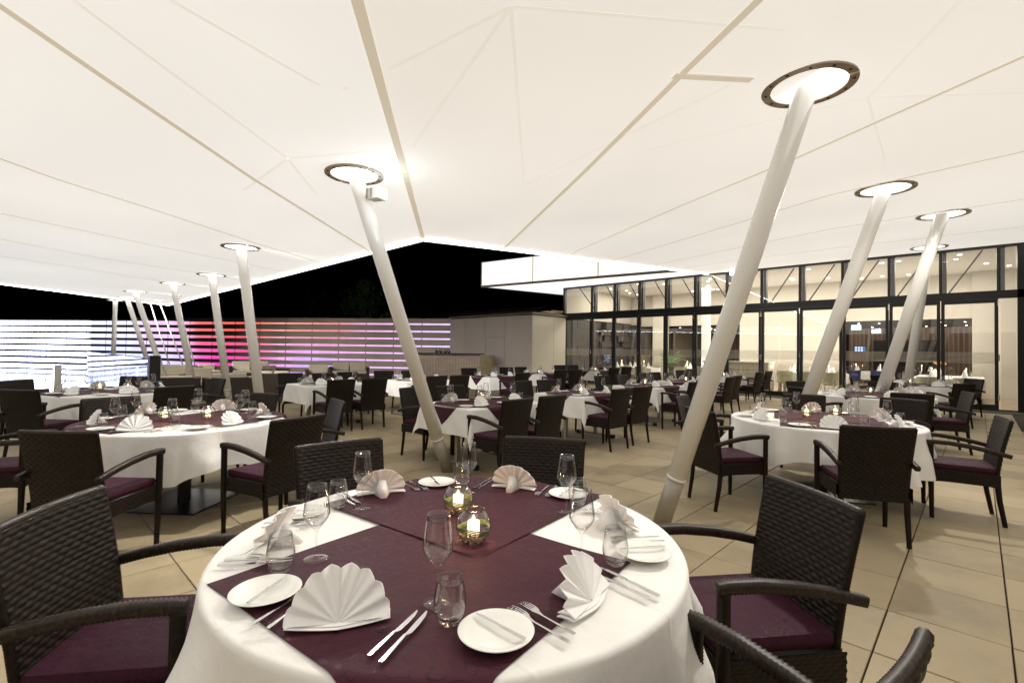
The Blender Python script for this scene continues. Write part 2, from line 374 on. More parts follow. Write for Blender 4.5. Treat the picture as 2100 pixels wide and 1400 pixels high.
for p in CB:  # strips under the fabric, shade of the cables above painted on
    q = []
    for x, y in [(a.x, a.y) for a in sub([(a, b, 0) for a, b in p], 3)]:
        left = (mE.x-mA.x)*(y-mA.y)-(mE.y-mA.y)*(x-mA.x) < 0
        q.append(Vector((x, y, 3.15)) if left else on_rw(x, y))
    strip('cable_shade_strip', q, 0.026, 'cable_shade', 0.001).visible_shadow = True
# edge profile with LED line
def edge(a, b, inward):
    a, b, n = Vector(a), Vector(b), Vector(inward).normalized()
    obj('edge_beam', MB().bar(a-n*0.03, b-n*0.03, 0.05, 0.07), 'grey_frame', canopy)
    obj('edge_light', MB().bar(a+n*0.02-Vector((0, 0, 0.022)), b+n*0.02-Vector((0, 0, 0.022)), 0.022, 0.014), 'led_white', canopy)
edge(mA, cL, (0, -1, 0)); edge(mA, fA, (1, 0, 0)); edge(cL, cE, (0.75, 0.66, 0))
# fascia of the roof over the glass front
b0, b1, b2 = Vector((-16.825, 15.374, 4.42)), Vector((-7.0, 16.9, 4.42)), Vector((-15.763, 20.43, 4.42))
rf = thing('lit_roof_fascia', 'glowing white box edge of the roof jutting past the glass front', 'roof')
U = Vector((0, 0, 1.16)); n_ = Vector((0.155, -0.988, 0))
RB = [0, 0.287, 0.599, 1.0]
for i in range(3):
    a, b = b0.lerp(b1, RB[i]), b0.lerp(b1, RB[i+1]); g = (b1-b0).normalized()*0.004
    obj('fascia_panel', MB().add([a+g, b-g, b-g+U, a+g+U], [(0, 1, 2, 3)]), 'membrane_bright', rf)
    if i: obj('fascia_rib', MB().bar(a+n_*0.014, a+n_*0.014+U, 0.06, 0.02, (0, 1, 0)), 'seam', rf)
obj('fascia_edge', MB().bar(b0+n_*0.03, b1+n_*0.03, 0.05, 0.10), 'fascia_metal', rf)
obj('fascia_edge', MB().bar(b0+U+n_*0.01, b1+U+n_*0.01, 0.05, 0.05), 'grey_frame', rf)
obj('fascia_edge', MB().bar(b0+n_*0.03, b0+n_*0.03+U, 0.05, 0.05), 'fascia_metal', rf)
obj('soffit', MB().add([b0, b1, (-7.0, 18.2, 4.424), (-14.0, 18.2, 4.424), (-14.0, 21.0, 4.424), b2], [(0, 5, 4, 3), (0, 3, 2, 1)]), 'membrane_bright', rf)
obj('soffit_edge', MB().bar(b0, b2+Vector((0.1, 0.55, 0)), 0.06, 0.05), 'grey_frame', rf)
obj('roof_deck', MB().box(-13.9, 5, 18.3, 34, 4.75, 4.95), 'black', rf)

# ------------------------------------------------------------------ leaning poles
def pole(top, base, Rr, rad, label, lit='opening_glow', cup=True):
    top, base = Vector(top), Vector(base)
    t = thing('canopy_pole', label, 'pole', base, 0, 'leaning poles carrying the canopy')
    d = top-base; o = d*0
    k = min(0.42/d.z, 0.2) if cup else 0
    obj('shaft', MB().tube([d*k, d*0.5, d], rad, 28), 'pole_paint', t, True)
    if cup:
        obj('collar', MB().tube([d*0, d*k*1.02], rad*0.93, 28), 'brushed_steel', t, True)
        obj('collar_rim', MB().tube([d*(k-0.004), d*(k+0.002)], rad*1.035, 28), 'pole_paint', t, True)
    n = 40; z = d.z-0.012
    mb = MB()
    for a0, a1 in ((0.06, PI-0.03), (PI+0.03, 2*PI-0.02)):
        vs = []; fs = []; m_ = n//2
        for i in range(m_+1):
            a = a0+(a1-a0)*i/m_
            for rr, zz in ((Rr*0.80, z), (Rr, z), (Rr, z-0.014), (Rr*0.80, z-0.014)): vs.append((d.x+rr*cos(a), d.y+rr*sin(a), zz))
        for i in range(m_):
            for q in range(4): fs.append((i*4+q, i*4+(q+1) % 4, (i+1)*4+(q+1) % 4, (i+1)*4+q))
        fs += [(0, 1, 2, 3), (m_*4+3, m_*4+2, m_*4+1, m_*4)]
        mb.add(vs, fs)
    rg = obj('ring', mb, 'ring_metal', t)
    if Rr*FPX/max(2, (top-EYE).dot(_f)) > 25:
        for i in range(12):
            a = 2*PI*(i+0.5)/12; c = (d.x+Rr*0.9*cos(a), d.y+Rr*0.9*sin(a))
            obj('bolt', MB().lathe([(0.010, z-0.014), (0.010, z-0.019)], 8, c, cap1=True), 'bolt', rg)
    obj('opening', MB().lathe([(0.001, z+0.004), (Rr*0.8, z+0.004), (Rr*0.8, z-0.004)], 32, (d.x, d.y)), lit, t)
    return t
pole((-4.36, 2.29, 3.15), (-4.56, 3.66, 0), 0.275, 0.074, 'leaning white pole beside the nearest long table, small floodlight at its top')
pole((-0.89, 4.02, 3.43), (-1.925, 3.83, 0), 0.308, 0.077, 'thickest leaning white pole, its foot just behind the front round table')
def nearbase(top, low, dist=None):
    top = Vector(top); n = (top-EYE).cross(ray(*low)); # plane through the eye
    n.normalize()
    # line z=0 in that plane: n.(p-EYE)=0
    q = Vector((top.x, top.y, 0)); e_ = n.dot(q-EYE); h = Vector((n.x, n.y, 0)); return q - h*(e_/h.dot(h))
PL = [((-9.0, 2.69, 3.15), (531, 807), 0.304, 'leaning white pole behind the left round table, nearest of the row by the lounge'),
      ((-13.03, 3.28, 3.15), (469, 817), 0.308, 'second white pole of the row by the lounge'),
      ((-15.72, 3.04, 3.15), (389, 754), 0.295, 'third white pole of the row, before the pink wall lights'),
      ((-19.15, 2.72, 3.15), (329, 751), 0.297, 'slanted white pole left of centre of the far row, foot at the glass balustrade'),
      ((-21.96, 2.89, 3.15), (301, 736), 0.285, 'slanted white pole next to the last one of the far row'),
      ((-23.54, 2.76, 3.15), (232.5, 725), 0.286, 'upright white pole at the far left end of the canopy'),
      ((-0.90, 8.19, 3.72), (1659, 809), 0.344, 'leaning white pole behind the right round table'),
      ((-0.44, 11.36, 3.96), (1816, 779), 0.374, 'leaning white pole beside the second right round table'),
      ((-0.92, 16.71, 4.32), (1863, 779), 0.391, 'farthest leaning white pole, close to the glass front')]
for i, (tp, low, Rr, lab) in enumerate(PL):
    pole(tp, nearbase(tp, low), Rr, 0.075*Rr/0.285, lab)
for i, (tp, low) in enumerate((((-19.43, 3.85, 3.15), (400, 750)), ((-22.3, 3.89, 3.15), (375, 748)), ((-24.0, 3.91, 3.15), (348, 748)))):
    pole(tp, nearbase(tp, low), 0.17, 0.022, 'thin slanted steel rod before the pink wall lights, %s of three' % ('rightmost', 'middle', 'leftmost')[i], cup=False)
# floodlight on the first pole
fd = thing('floodlight', 'small square white floodlight fixed to the pole beside the nearest long table', 'floodlight', (-4.18, 2.43, 2.94))
mb = MB().box(-0.075, 0.075, -0.055, 0.055, -0.055, 0.055); o = obj('housing', mb, 'pole_paint', fd)
obj('lamp_face', MB().box(-0.06, 0.06, -0.05, 0.05, 0.057, 0.061), 'lamp_face', fd)
obj('lamp_face', MB().box(0.077, 0.081, -0.05, 0.05, -0.05, 0.05), 'lamp_face', fd)
obj('bracket', MB().bar((-0.07, 0, 0), (-0.17, 0.0, 0), 0.02, 0.02), 'steel', fd)
for k in (-0.03, 0.02): obj('cooling_fin', MB().box(-0.05+k, -0.03+k, -0.062, -0.056, -0.045, 0.045), 'ring_metal', fd)
fd.rotation_euler = (0, 0, R(20))
def point(name, loc, power, col, rad):
    l = bpy.data.lights.new(name, 'POINT'); l.energy = power; l.color = col; l.shadow_soft_size = rad
    o = bpy.data.objects.new(name, l); COL.objects.link(o); o.location = loc
point('floodlight_beam', (-4.0, 2.42, 2.90), 3.5, (0.80, 0.90, 1.0), 0.05)
point('floodlight_beam', (-6.35, 17.9, 4.25), 6, (0.9, 0.95, 1.0), 0.05)
def spot(name, loc, to, power, col, angle, rad, blend=1.0):
    l = bpy.data.lights.new(name, 'SPOT'); l.energy = power; l.color = col; l.spot_size = R(angle); l.spot_blend = blend; l.shadow_soft_size = rad
    o = bpy.data.objects.new(name, l); COL.objects.link(o); o.location = loc; o.rotation_euler = (Vector(to)-Vector(loc)).to_track_quat('-Z', 'Y').to_euler()
for tp, low, Rr, lab in PL[:6]:  # spots added at the lit ring openings to brighten lounge and wall
    spot('pole_fill_spot', (tp[0]+0.05, tp[1]+0.2, tp[2]-0.03), (tp[0]-1.5, tp[1]+8.0, -0.6), 520, (1.0, 0.95, 0.88), 80, 0.10)
for p_, tgt, pw, ca_ in (((-4.22, 2.10, 3.11), (-2.9, -0.4, 0), 260, 95), ((-4.30, 2.12, 3.11), (-6.5, 0.2, 0), 150, 95), ((-0.72, 3.84, 3.38), (-0.9, 0.2, 0.3), 270, 85), ((-0.8, 7.95, 3.66), (-1.0, 5.4, 0), 260, 95), ((-0.4, 11.1, 3.9), (-1.2, 9.2, 0), 110, 95)):
    spot('pole_fill_spot', p_, tgt, pw, (1.0, 0.95, 0.87), ca_, 0.08)  # more added spots, brightening the tables, stronger than the ring openings
spot('floodlight_beam', (-4.02, 2.50, 2.88), (-16.5, 15.0, -0.6), 900, (0.98, 0.98, 1.0), 38, 0.06)
f2 = tag(obj('floodlight', MB().box(-0.08, 0.08, -0.05, 0.05, -0.05, 0.05), 'lamp_face', loc=(-6.35, 18.0, 4.32)), 'small bluish white floodlight on top of the glass front behind the thickest pole', 'floodlight')

# ------------------------------------------------------------------ LED slatted wall
WP = [Vector((x, y, 0)) for x, y in ((-19.5, 15.7), (-21.6, 14.1), (-28.8, 8.9), (-33.2, 6.3), (-38.5, 3.2), (-44.3, -0.4), (-54, -5.7))]
WL = [0]
for a, b in zip(WP, WP[1:]): WL.append(WL[-1]+(b-a).length)
def wpos(s):
    for i in range(len(WP)-1):
        if s <= WL[i+1] or i == len(WP)-2:
            d = (WP[i+1]-WP[i]).normalized(); return WP[i]+d*(s-WL[i]), Vector((-d.y, d.x, 0))
def interp(ks, x):
    if x <= ks[0][0]: return ks[0][1]
    for (a, va), (b, vb) in zip(ks, ks[1:]):
        if x <= b:
            t = (x-a)/(b-a)
            return va+(vb-va)*t if not isinstance(va, tuple) else tuple(p+(q-p)*t for p, q in zip(va, vb))
    return ks[-1][1]
SL = [(0, 924), (WL[1], 822), (WL[2], 502), (WL[3], 347), (WL[4], 178), (WL[5], 1), (WL[6], -220)]
def spx(s): return interp(SL, s)
NR, PITCHZ, TOPZ = 8, 0.379, 3.03
def slot(px, r):
    b = interp([(0, .28), (180, .26), (340, .25), (400, .15 if r < 3 else .19), (480, .12 if r < 3 else .17), (560, .085), (924, .085)], px)
    if r in (3, 4, 5, 6): b += (0.05, 0.095, 0.12, 0.07)[r-3]*math.exp(-((px-(650, 640, 620, 610)[r-3])/62)**2)
    return b
TOPC = [(0, (8, 8.4, 11)), (178, (8, 8.4, 11)), (183, (0.86, 0.86, 1.15)), (275, (0.82, 0.80, 1.05)), (300, (0.95, 0.55, 0.85)), (350, (0.90, 0.52, 0.85)), (385, (0.9, 0.42, 0.62)),
        (405, (0.85, 0.16, 0.15)), (520, (0.85, 0.10, 0.08)), (575, (0.88, 0.33, 0.28)), (650, (0.88, 0.25, 0.25)), (700, (0.9, 0.22, 0.30)), (752, (0.82, 0.38, 0.68)), (924, (0.70, 0.55, 1.05))]
BOTC = [(0, (8, 8.4, 11)), (178, (8, 8.4, 11)), (183, (0.66, 0.72, 1.15)), (330, (0.62, 0.66, 1.05)), (385, (0.72, 0.50, 0.95)), (410, (0.85, 0.14, 0.55)), (450, (0.85, 0.05, 0.40)),
        (530, (0.85, 0.10, 0.40)), (572, (0.75, 0.35, 0.80)), (640, (0.55, 0.38, 0.92)), (700, (0.62, 0.42, 0.92)), (760, (0.80, 0.45, 0.88)), (924, (0.66, 0.50, 1.0))]
wall = thing('slatted_light_wall', 'long garden wall of grey panels with glowing white, pink and violet slots', 'wall')
def prism(s0, s1, zf0, zf1, off, th, n=4):
    """a panel between s0 and s1 whose lower and upper edge follow zf0 and zf1"""
    mb = MB(); vs = []; fs = []
    for i in range(n+1):
        s = s0+(s1-s0)*i/n; p, nn = wpos(s)
        z0, z1 = zf0(s), zf1(s)
        for o_, z in ((off, z0), (off, z1), (off-th, z1), (off-th, z0)): vs.append((p.x+nn.x*o_, p.y+nn.y*o_, z))
    for i in range(n):
        for q in range(4): fs.append((i*4+q, i*4+(q+1) % 4, (i+1)*4+(q+1) % 4, (i+1)*4+q))
    fs += [(0, 1, 2, 3), (n*4+3, n*4+2, n*4+1, n*4)]
    return mb.add(vs, fs)
# which side faces the terrace
_p, _n = wpos(10); sgn = 1 if (EYE-_p).dot(_n) > 0 else -1
_w = wpos
def wpos(s):
    p, n = _w(s); return p, n*sgn
obj('wall_core', prism(0, WL[-1], lambda s: -0.1, lambda s: TOPZ-0.03, -0.06, 0.14, 60), 'black', wall)
mb = MB(); cols = []
for r in range(NR):
    s = 0
    while s < WL[-1]-0.1:
        e_ = min(s+1.52, WL[-1]); n = 4
        for i in range(n):
            a, b = s+0.02+(e_-s-0.04)*i/n, s+0.02+(e_-s-0.04)*(i+1)/n
            zt = TOPZ-(r+1)*PITCHZ+0.29
            pa, na = wpos(a); pb, nb = wpos(b)
            q = [(pa.x-na.x*0.03, pa.y-na.y*0.03), (pb.x-nb.x*0.03, pb.y-nb.y*0.03)]
            mb.add([(*q[0], zt-0.31), (*q[1], zt-0.31), (*q[1], zt+0.01), (*q[0], zt+0.01)], [(0, 1, 2, 3)])
            for sx in (a, b, b, a):
                px = spx(sx); ct, cb = interp(TOPC, px), interp(BOTC, px); t = max(0, min(1, (r-1)/4.5))
                hi = 1.0+0.16*((i in (0,)) + (i == n-1))*(0.5 if px > 180 else 0)
                cols.append(tuple((x+(y-x)*t)*hi for x, y in zip(ct, cb)))
        s = e_
me = mb.mesh('light_slots', 'led_color')
ca = me.color_attributes.new('glow', 'FLOAT_COLOR', 'POINT')
for i, c in enumerate(cols): ca.data[i].color = (*c, 1)
stuff(link('light_slots', me, wall))
rnd = random.Random(3)
for r in range(NR+1):
    s = -rnd.uniform(0, 1.2) if r else 0
    while s < WL[-1]:
        e_ = s+rnd.choice((1.45, 1.45, 1.85, 2.0, 1.3)); a, b = max(s, 0)+0.004, min(e_, WL[-1])-0.004
        if b > a+0.05:
            def top(x, r=r): return TOPZ if r == 0 else TOPZ-r*PITCHZ+PITCHZ-0.29+0.29-slot(spx(x), r-1)*0.5-0.10
            def bot(x, r=r): return TOPZ-(r+1)*PITCHZ+0.29-0.01-0.0 - (0.0) if False else (TOPZ-r*PITCHZ-0.19+slot(spx(x), r)*0.5-0.0 if r < NR else -0.08)
            top = (lambda x, r=r: TOPZ if r == 0 else TOPZ-r*PITCHZ+0.085-slot(spx(x), r-1)*0.5)
            bot = (lambda x, r=r: TOPZ-(r+1)*PITCHZ+0.085+slot(spx(x), r)*0.5 if r < NR else -0.08)
            obj('panel', prism(a, b, bot, top, rnd.uniform(0.0, 0.004), 0.035, 5), 'wall_panel', wall)
        s = e_

# ------------------------------------------------------------------ annex, bar
an = thing('flat_roofed_annex', 'flat roofed annex clad in plain beige panels beside the glass front', 'annex')
hx, hy, hz = -13.9, 15.7, 3.0
obj('core', MB().box(-19.4, hx-0.06, hy+0.06, 22, -0.1, hz-0.02), 'black', an)
for x0, x1 in ((-19.5, -18.42), (-18.41, -16.87), (-15.56, hx-0.02)):
    obj('panel', MB().box(x0+0.006, x1-0.006, hy, hy+0.05, -0.05, hz), 'annex_dark', an)
obj('panel', MB().box(-16.85, -15.58, hy, hy+0.05, 2.05, hz), 'annex_dark', an); obj('panel', MB().box(-16.85, -15.58, hy, hy+0.05, -0.05, 2.038), 'annex_dark', an)
for y0, y1 in ((hy, 17.15), (17.16, 18.05)): obj('panel', MB().box(hx-0.05, hx, y0+0.006, y1, -0.05, hz), 'annex_light', an)
obj('roof_cap', MB().box(-19.55, hx+0.08, hy-0.08, hy+0.6, hz+0.03, hz+0.12), 'cap', an)
obj('roof_cap', MB().box(hx-0.6, hx+0.08, hy+0.601, 18.1, hz+0.03, hz+0.12), 'cap', an)
rs = thing('plank_stack', 'loose stack of old pale planks lying on the annex roof', 'planks', (-14.2, 17.3, hz+0.125), 0)
for i, (a, b, z, x) in enumerate(((-0.9, 0.1, 0.0, 0.0), (-0.8, 0.4, 0.045, 0.12), (-0.1, 0.85, 0.0, 0.05), (0.1, 0.8, 0.05, -0.05), (-0.5, 0.2, 0.09, 0.1), (0.2, 0.75, 0.10, 0.02), (0.0, 0.7, 0.15, 0.1))):
    obj('plank', MB().box(x-0.06, x+0.08, a, b, z, z+0.04), 'wood_old', rs)
bA, bB, bC = at_d(846, 724, 21.6), at_d(985, 727, 21.0), at_d(1012, 729, 22.0)
bA.z = bB.z = bC.z = 1.25
bar = thing('bar_counter', 'dark perforated metal bar counter with black top and brass side before the annex', 'bar counter')
Z_ = Vector((0, 0, 1)); dn = Vector((0, 0, -1.25))
def quadslab(name, a, b, m, th=0.04, top=0.0, parent=bar):
    a, b = Vector(a), Vector(b); d = (b-a).normalized(); n = Vector((d.y, -d.x, 0))
    if n.dot(EYE-a) < 0: n = -n
    vs = [a, b, b+n*th, a+n*th]; vs = [v_+dn-Vector((0, 0, top)) for v_ in vs]+[v_-Vector((0, 0, top)) for v_ in vs]
    return obj(name, MB().add(vs, [(0, 1, 2, 3), (4, 5, 6, 7), (0, 1, 5, 4), (1, 2, 6, 5), (2, 3, 7, 6), (3, 0, 4, 7)]), m, parent)
for i in range(3): quadslab('front_panel', bA.lerp(bB, i/3+0.004), bA.lerp(bB, (i+1)/3-0.002), 'counter_front')
sp = quadslab('side_panel', bB+(bC-bB)*0.02, bC, 'brass_mesh', top=0.02)
for k, (a, b, nx) in enumerate(((bA, bB, 44), (bB, bC, 14))):   # perforation
    d = (b-a).normalized(); n = Vector((d.y, -d.x, 0)); n = n if n.dot(EYE-a) > 0 else -n; mb = MB(); ln = (b-a).length
    for j in range(22):
        for i in range(nx):
            p = a+d*(ln*(i+0.2+0.5*(j % 2)*0)/nx)+n*0.0445; z = 1.18-j*0.052; w_ = ln/nx*0.55
            if z < 0.1: continue
            mb.add([p+Z_*(z-1.25), p+d*w_+Z_*(z-1.25), p+d*w_+Z_*(z-1.235), p+Z_*(z-1.235)], [(0, 1, 2, 3)])
    stuff(obj('perforation', mb, 'black', bar))
dd = (bB-bA).normalized(); nn = Vector((dd.y, -dd.x, 0)); nn = nn if nn.dot(EYE-bA) > 0 else -nn
vs = [bA-nn*0.5, bB+dd*0.06-nn*0.5, bB-dd*0.05+nn*0.35, bA+nn*0.35]
obj('counter_top', MB().add(vs+[v_+Z_*0.045 for v_ in vs], [(0, 1, 2, 3), (4, 5, 6, 7), (0, 1, 5, 4), (1, 2, 6, 5), (2, 3, 7, 6), (3, 0, 4, 7)]), 'black', bar)
for i, (t, lab) in enumerate(((0.37, 'left'), (0.43, 'second'), (0.50, 'third'), (0.55, 'right'))):
    p = bA.lerp(bB, t)+nn*0.05+Z_*0.047
    cp = obj('pot', MB().lathe([(0.03, 0), (0.075, 0.05), (0.085, 0.11), (0.07, 0.15), (0.062, 0.15), (0.07, 0.10), (0.05, 0.02)], 14, cap0=True), 'steel', smooth=True, loc=p)
    tag(cp, ('small round metal pot on the bar counter, %s of the four' % (('leftmost', 'second from left', 'third from left', 'rightmost')[i])), 'pot', 'metal pots on the bar counter')

# ------------------------------------------------------------------ night background: dark roofs, hill, trees
hl = struct(obj('hill', MB().grid(lambda u, v: (-150+170*u, 60+60*v-70*(1-u), (3+9*sin(PI*v))*(0.6+0.4*sin(u*7))), 20, 6), 'ground', smooth=True))
hs = thing('dark_house', 'dark house with a low tiled roof behind the slatted wall, barely lit', 'house')
obj('wall', MB().box(-34, -22.5, 22, 34, -0.1, 2.9), 'ground', hs)
rp = obj('roof', MB().add([(-35, 19, 2.9), (-21.5, 21, 2.9), (-24, 28, 4.7), (-33, 28, 4.7)], [(0, 1, 2, 3)]), 'roof_tile', hs)
def ong(u, v):
    a = Vector((-37, 17.6, 2.95)).lerp(Vector((-21, 22.0, 2.95)), u); b = Vector((-36, 26, 4.75)).lerp(Vector((-23, 28, 4.75)), u); return a.lerp(b, v)
for j in range(4):
    for i in range(18):
        u0, u1 = (i+0.5*(j % 2))/18, (i+1+0.5*(j % 2))/18
        if u1 > 1.02: continue
        a, b, c, d = ong(u0+0.001, j/4), ong(u1-0.001, j/4), ong(u1-0.001, (j+1.12)/4), ong(u0+0.001, (j+1.12)/4)
        up = Vector((0, 0, 0.05)); obj('tile', MB().add([a+up, b+up, c, d, a-up, b-up], [(0, 1, 2, 3), (4, 5, 1, 0)]), 'roof_tile', hs)
def tree(x, y, h, r, label, n=1500, seed=1):
    rn = random.Random(seed); t = thing('tree', label, 'tree', (x, y, -0.1))
    obj('trunk', MB().tube([(0, 0, 0), (0.1, 0, h*0.4), (0, 0.1, h*0.8)], [0.22, 0.16, 0.06], 8), 'bark', t)
    mb = MB(); cl = [(rn.gauss(0, r*0.5), rn.gauss(0, r*0.5), h*0.72+rn.gauss(0, r*0.42)) for _ in range(16)]
    for _ in range(n):
        c = rn.choice(cl); p = Vector((c[0]+rn.gauss(0, r*0.17), c[1]+rn.gauss(0, r*0.17), c[2]+rn.gauss(0, r*0.15)))
        a = Vector((rn.gauss(0, 1), rn.gauss(0, 1), rn.gauss(0, 1))).normalized(); b = a.orthogonal().normalized(); s = rn.uniform(0.1, 0.2)
        mb.add([p-a*s, p+b*s*0.4, p+a*s, p-b*s*0.4], [(0, 1, 2, 3)])
    stuff(obj('crown', mb, 'leaf', t))
tree(-29.5, 16.5, 6.2, 1.5, 'faintly lit tree in the dark behind the red part of the slatted wall', seed=4)
tree(-37, 17.5, 6.0, 1.8, 'darker tree left of the faintly lit one behind the wall', 900, seed=9)

# ------------------------------------------------------------------ basin, balustrade, light bollards
wz = [on_z(-260, 852, -0.05), on_z(0, 850, -0.05), on_z(318, 812, -0.05), (-16.5, 3.3, -0.05), (-27.5, 8.7, -0.05), (-44, -1.5, -0.05), (-50, -12, -0.05)]
struct(obj('water_basin', MB().add([Vector(p) for p in wz], [tuple(range(7))]), 'water'))
bal = thing('glass_balustrade', 'glass balustrade with a black end post, mirroring the white wall lights', 'balustrade')
c1, c0, c2 = at_d(-200, 725, 17.8), at_d(180, 721, 16.5), at_d(316, 738, 8.6)
for v_ in (c1, c0, c2): v_.z = 0
def gp(a, b):
    a, b = Vector(a), Vector(b); o = obj('pane', MB().bar(a+Z_*0.62, b+Z_*0.62, 0.012, 1.16, (0, 0, 1)), 'balustrade_glass', bal)
    obj('rail', MB().bar(a+Z_*1.21, b+Z_*1.21, 0.03, 0.02), 'grey_frame', bal)
for i in range(2): gp(c1.lerp(c0, i/2+0.003), c1.lerp(c0, (i+1)/2-0.003))
for i in range(3): gp(c0.lerp(c2, i/3+0.003), c0.lerp(c2, (i+1)/3-0.003))
for i in range(5): obj('clamp', MB().box(c0.x-0.03, c0.x+0.03, c0.y-0.03, c0.y+0.03, 0.12+i*0.24, 0.17+i*0.24), 'steel', bal)
obj('end_post', MB().box(c2.x-0.10, c2.x+0.10, c2.y-0.08, c2.y+0.08, 0, 1.27), 'black', bal)
for i, (px, d, top, lab) in enumerate(((117, 12.0, 0.93, 'left'), (287, 14, 0.90, 'right'))):
    p = at_d(px, 780, d); p.z = 0
    lb = thing('light_bollard', 'pale bollard with a bright slanted light blade behind the far left round table, %s one' % lab, 'bollard lamp', p, R(44), 'light bollards by the balustrade')
    obj('post', MB().box(-0.035, 0.065, -0.05, 0.05, 0, top), 'pole_paint', lb)
    obj('light_blade', MB().add([(-0.19, -0.02, 0.0), (-0.045, -0.02, 0.02), (-0.045, -0.02, top-0.05), (-0.075, -0.02, top-0.06), (-0.19, 0.02, 0.0), (-0.045, 0.02, 0.02), (-0.045, 0.02, top-0.05), (-0.075, 0.02, top-0.06)],
        [(0, 1, 2, 3), (7, 6, 5, 4), (0, 4, 5, 1), (1, 5, 6, 2), (2, 6, 7, 3), (3, 7, 4, 0)]), 'spot_face', lb)

# ------------------------------------------------------------------ glass front of the restaurant
FY = 18.127
gf = thing('glazed_facade', 'tall restaurant glass front with black frames and folding doors', 'glass facade', (0, FY, 0))
MX = [-13.98, -12.62, -11.29, -10.06, -8.88, -7.68, -6.48, -5.37, -4.22, -3.03, -1.96, -0.8, 0.37]
mo = [-13.98, -12.5, -11.33, -10.14, -8.96, -7.78, -6.6, -5.42, -4.24, -3.06, -1.90, -0.75, 0.40]
MX = mo
obj('transom', MB().box(-14.05, 0.86, -0.05, 0.10, 3.0, 3.21), 'black_frame', gf)
obj('top_beam', MB().box(-14.1, 0.9, -0.05, 0.10, 4.35, 4.43), 'black_frame', gf)
obj('threshold', MB().box(-14.05, 0.86, -0.06, 0.10, -0.02, 0.07), 'black_frame', gf)
obj('threshold_sill', MB().box(-14.05, 1.4, -0.20, -0.07, -0.02, 0.03), 'brushed_steel', gf)
obj('corner_post', MB().box(0.74, 0.88, -0.05, 0.12, 0.07, 4.35), 'black_frame', gf)
obj('corner_post', MB().box(-14.09, -13.99, -0.05, 0.10, 0.07, 4.35), 'black_frame', gf)
for i, x in enumerate(MX):
    if i: obj('upper_mullion', MB().box(x-0.035, x+0.035, -0.04, 0.08, 3.21, 4.35), 'black_frame', gf)
    if i: obj('mullion_lining', MB().box(x+0.036, x+0.12, 0.10, 0.28, 3.21, 4.35), 'grey_frame', gf)
    x2 = MX[i+1] if i < len(MX)-1 else 0.74
    if i < len(MX)-1 or True:
        obj('upper_pane', MB().box(x+0.036, x2-0.036, 0.02, 0.032, 3.21, 4.35), 'facade_glass', gf)
    a, b = x+0.008, x2-0.008
    if i == len(MX)-1:
        obj('side_pane', MB().box(a+0.03, b-0.01, 0.02, 0.032, 0.07, 3.0), 'facade_glass', gf); continue
    dl = obj('door_leaf', MB().box(a, a+0.075, -0.04, 0.05, 0.07, 2.995).box(b-0.075, b, -0.04, 0.05, 0.07, 2.995).box(a+0.075, b-0.075, -0.04, 0.05, 2.89, 2.995).box(a+0.075, b-0.075, -0.04, 0.05, 0.07, 0.19), 'black_frame', gf)
    obj('pane', MB().box(a+0.075, b-0.075, 0.0, 0.012, 0.19, 2.89), 'facade_glass', dl)
    mb = MB()
    for k in range(9):
        z = 1.28+k*0.034; mb.add([(a+0.08, -0.004, z), (b-0.08, -0.004, z), (b-0.08, -0.004, z+0.012), (a+0.08, -0.004, z+0.012)], [(0, 1, 2, 3)])
    obj('frosted_lines', mb, 'cream_wall', dl)
    if i in (0, 2, 4, 7, 9, 11):
        for z in (0.3, 1.35, 2.8): obj('hinge', MB().box(b-0.012, b+0.024, -0.06, -0.041, z, z+0.16), 'steel', dl)
    if i in (5, 6):
        for z in (1.25, 2.75):
            for q in (0, 0.06, 0.12): obj('hinge', MB().box((a if i == 5 else b)-0.05+((q*10) % 1)*0.03, (a if i == 5 else b)+0.03, -0.06, -0.041, z+q, z+q+0.045), 'steel', dl)
        if i == 6: obj('handle', MB().box(a+0.02, a+0.17, -0.10, -0.08, 1.04, 1.065).box(a+0.02, a+0.045, -0.08, -0.041, 1.04, 1.065), 'steel', dl)
# dark cladding at the right end, coming towards the terrace
dk = thing('dark_side_wall', 'black clad side wall at the right end of the glass front', 'wall')
obj('cladding', MB().box(1.0, 1.3, 13.6, 18.1, 0, 4.1), 'black', dk); obj('plinth', MB().box(0.9, 0.998, 13.6, 18.0, 0, 0.16), 'ring_metal', dk)
# hall behind the glass
hall = thing('restaurant_hall', 'lit dining hall seen through the glass front', 'restaurant hall')
obj('floor', MB().box(-30, 8, FY+0.11, 40, -0.06, 0.0), 'inner_floor', hall)
obj('ceiling', MB().box(-14.0, 8, FY+0.3, 24.2, 4.5, 4.56), 'cream_ceiling', hall)
obj('bulkhead', MB().box(-14.0, 8, 24.2, 24.35, 2.85, 4.5), 'cream_wall', hall)
obj('rear_ceiling', MB().box(-14.0, 8, 24.35, 34, 2.85, 2.95), 'dark_ceiling', hall)
obj('wall', MB().box(-8.1, -4.15, 23.9, 24.15, 0, 4.5), 'cream_wall', hall)
obj('wall', MB().box(-0.15, 3.2, 23.9, 24.15, 0, 4.5), 'cream_wall', hall)
obj('wall', MB().box(3.2, 3.3, FY+0.2, 24, 0, 4.5), 'cream_wall', hall)
obj('wall', MB().box(-12.55, -11.75, 23.9, 24.15, 0, 4.5), 'cream_wall', hall)
obj('wall', MB().box(-14.0, 8, 34, 34.2, 0, 3.0), 'dark_ceiling', hall)
obj('wall', MB().box(-14.2, -14.02, FY+0.12, 34, 0, 4.5), 'cream_wall', hall)
obj('column', MB().lathe([(0.2, 0.0), (0.2, 4.5)], 20, (-9.0, 22.2)), 'pole_paint', hall, True)
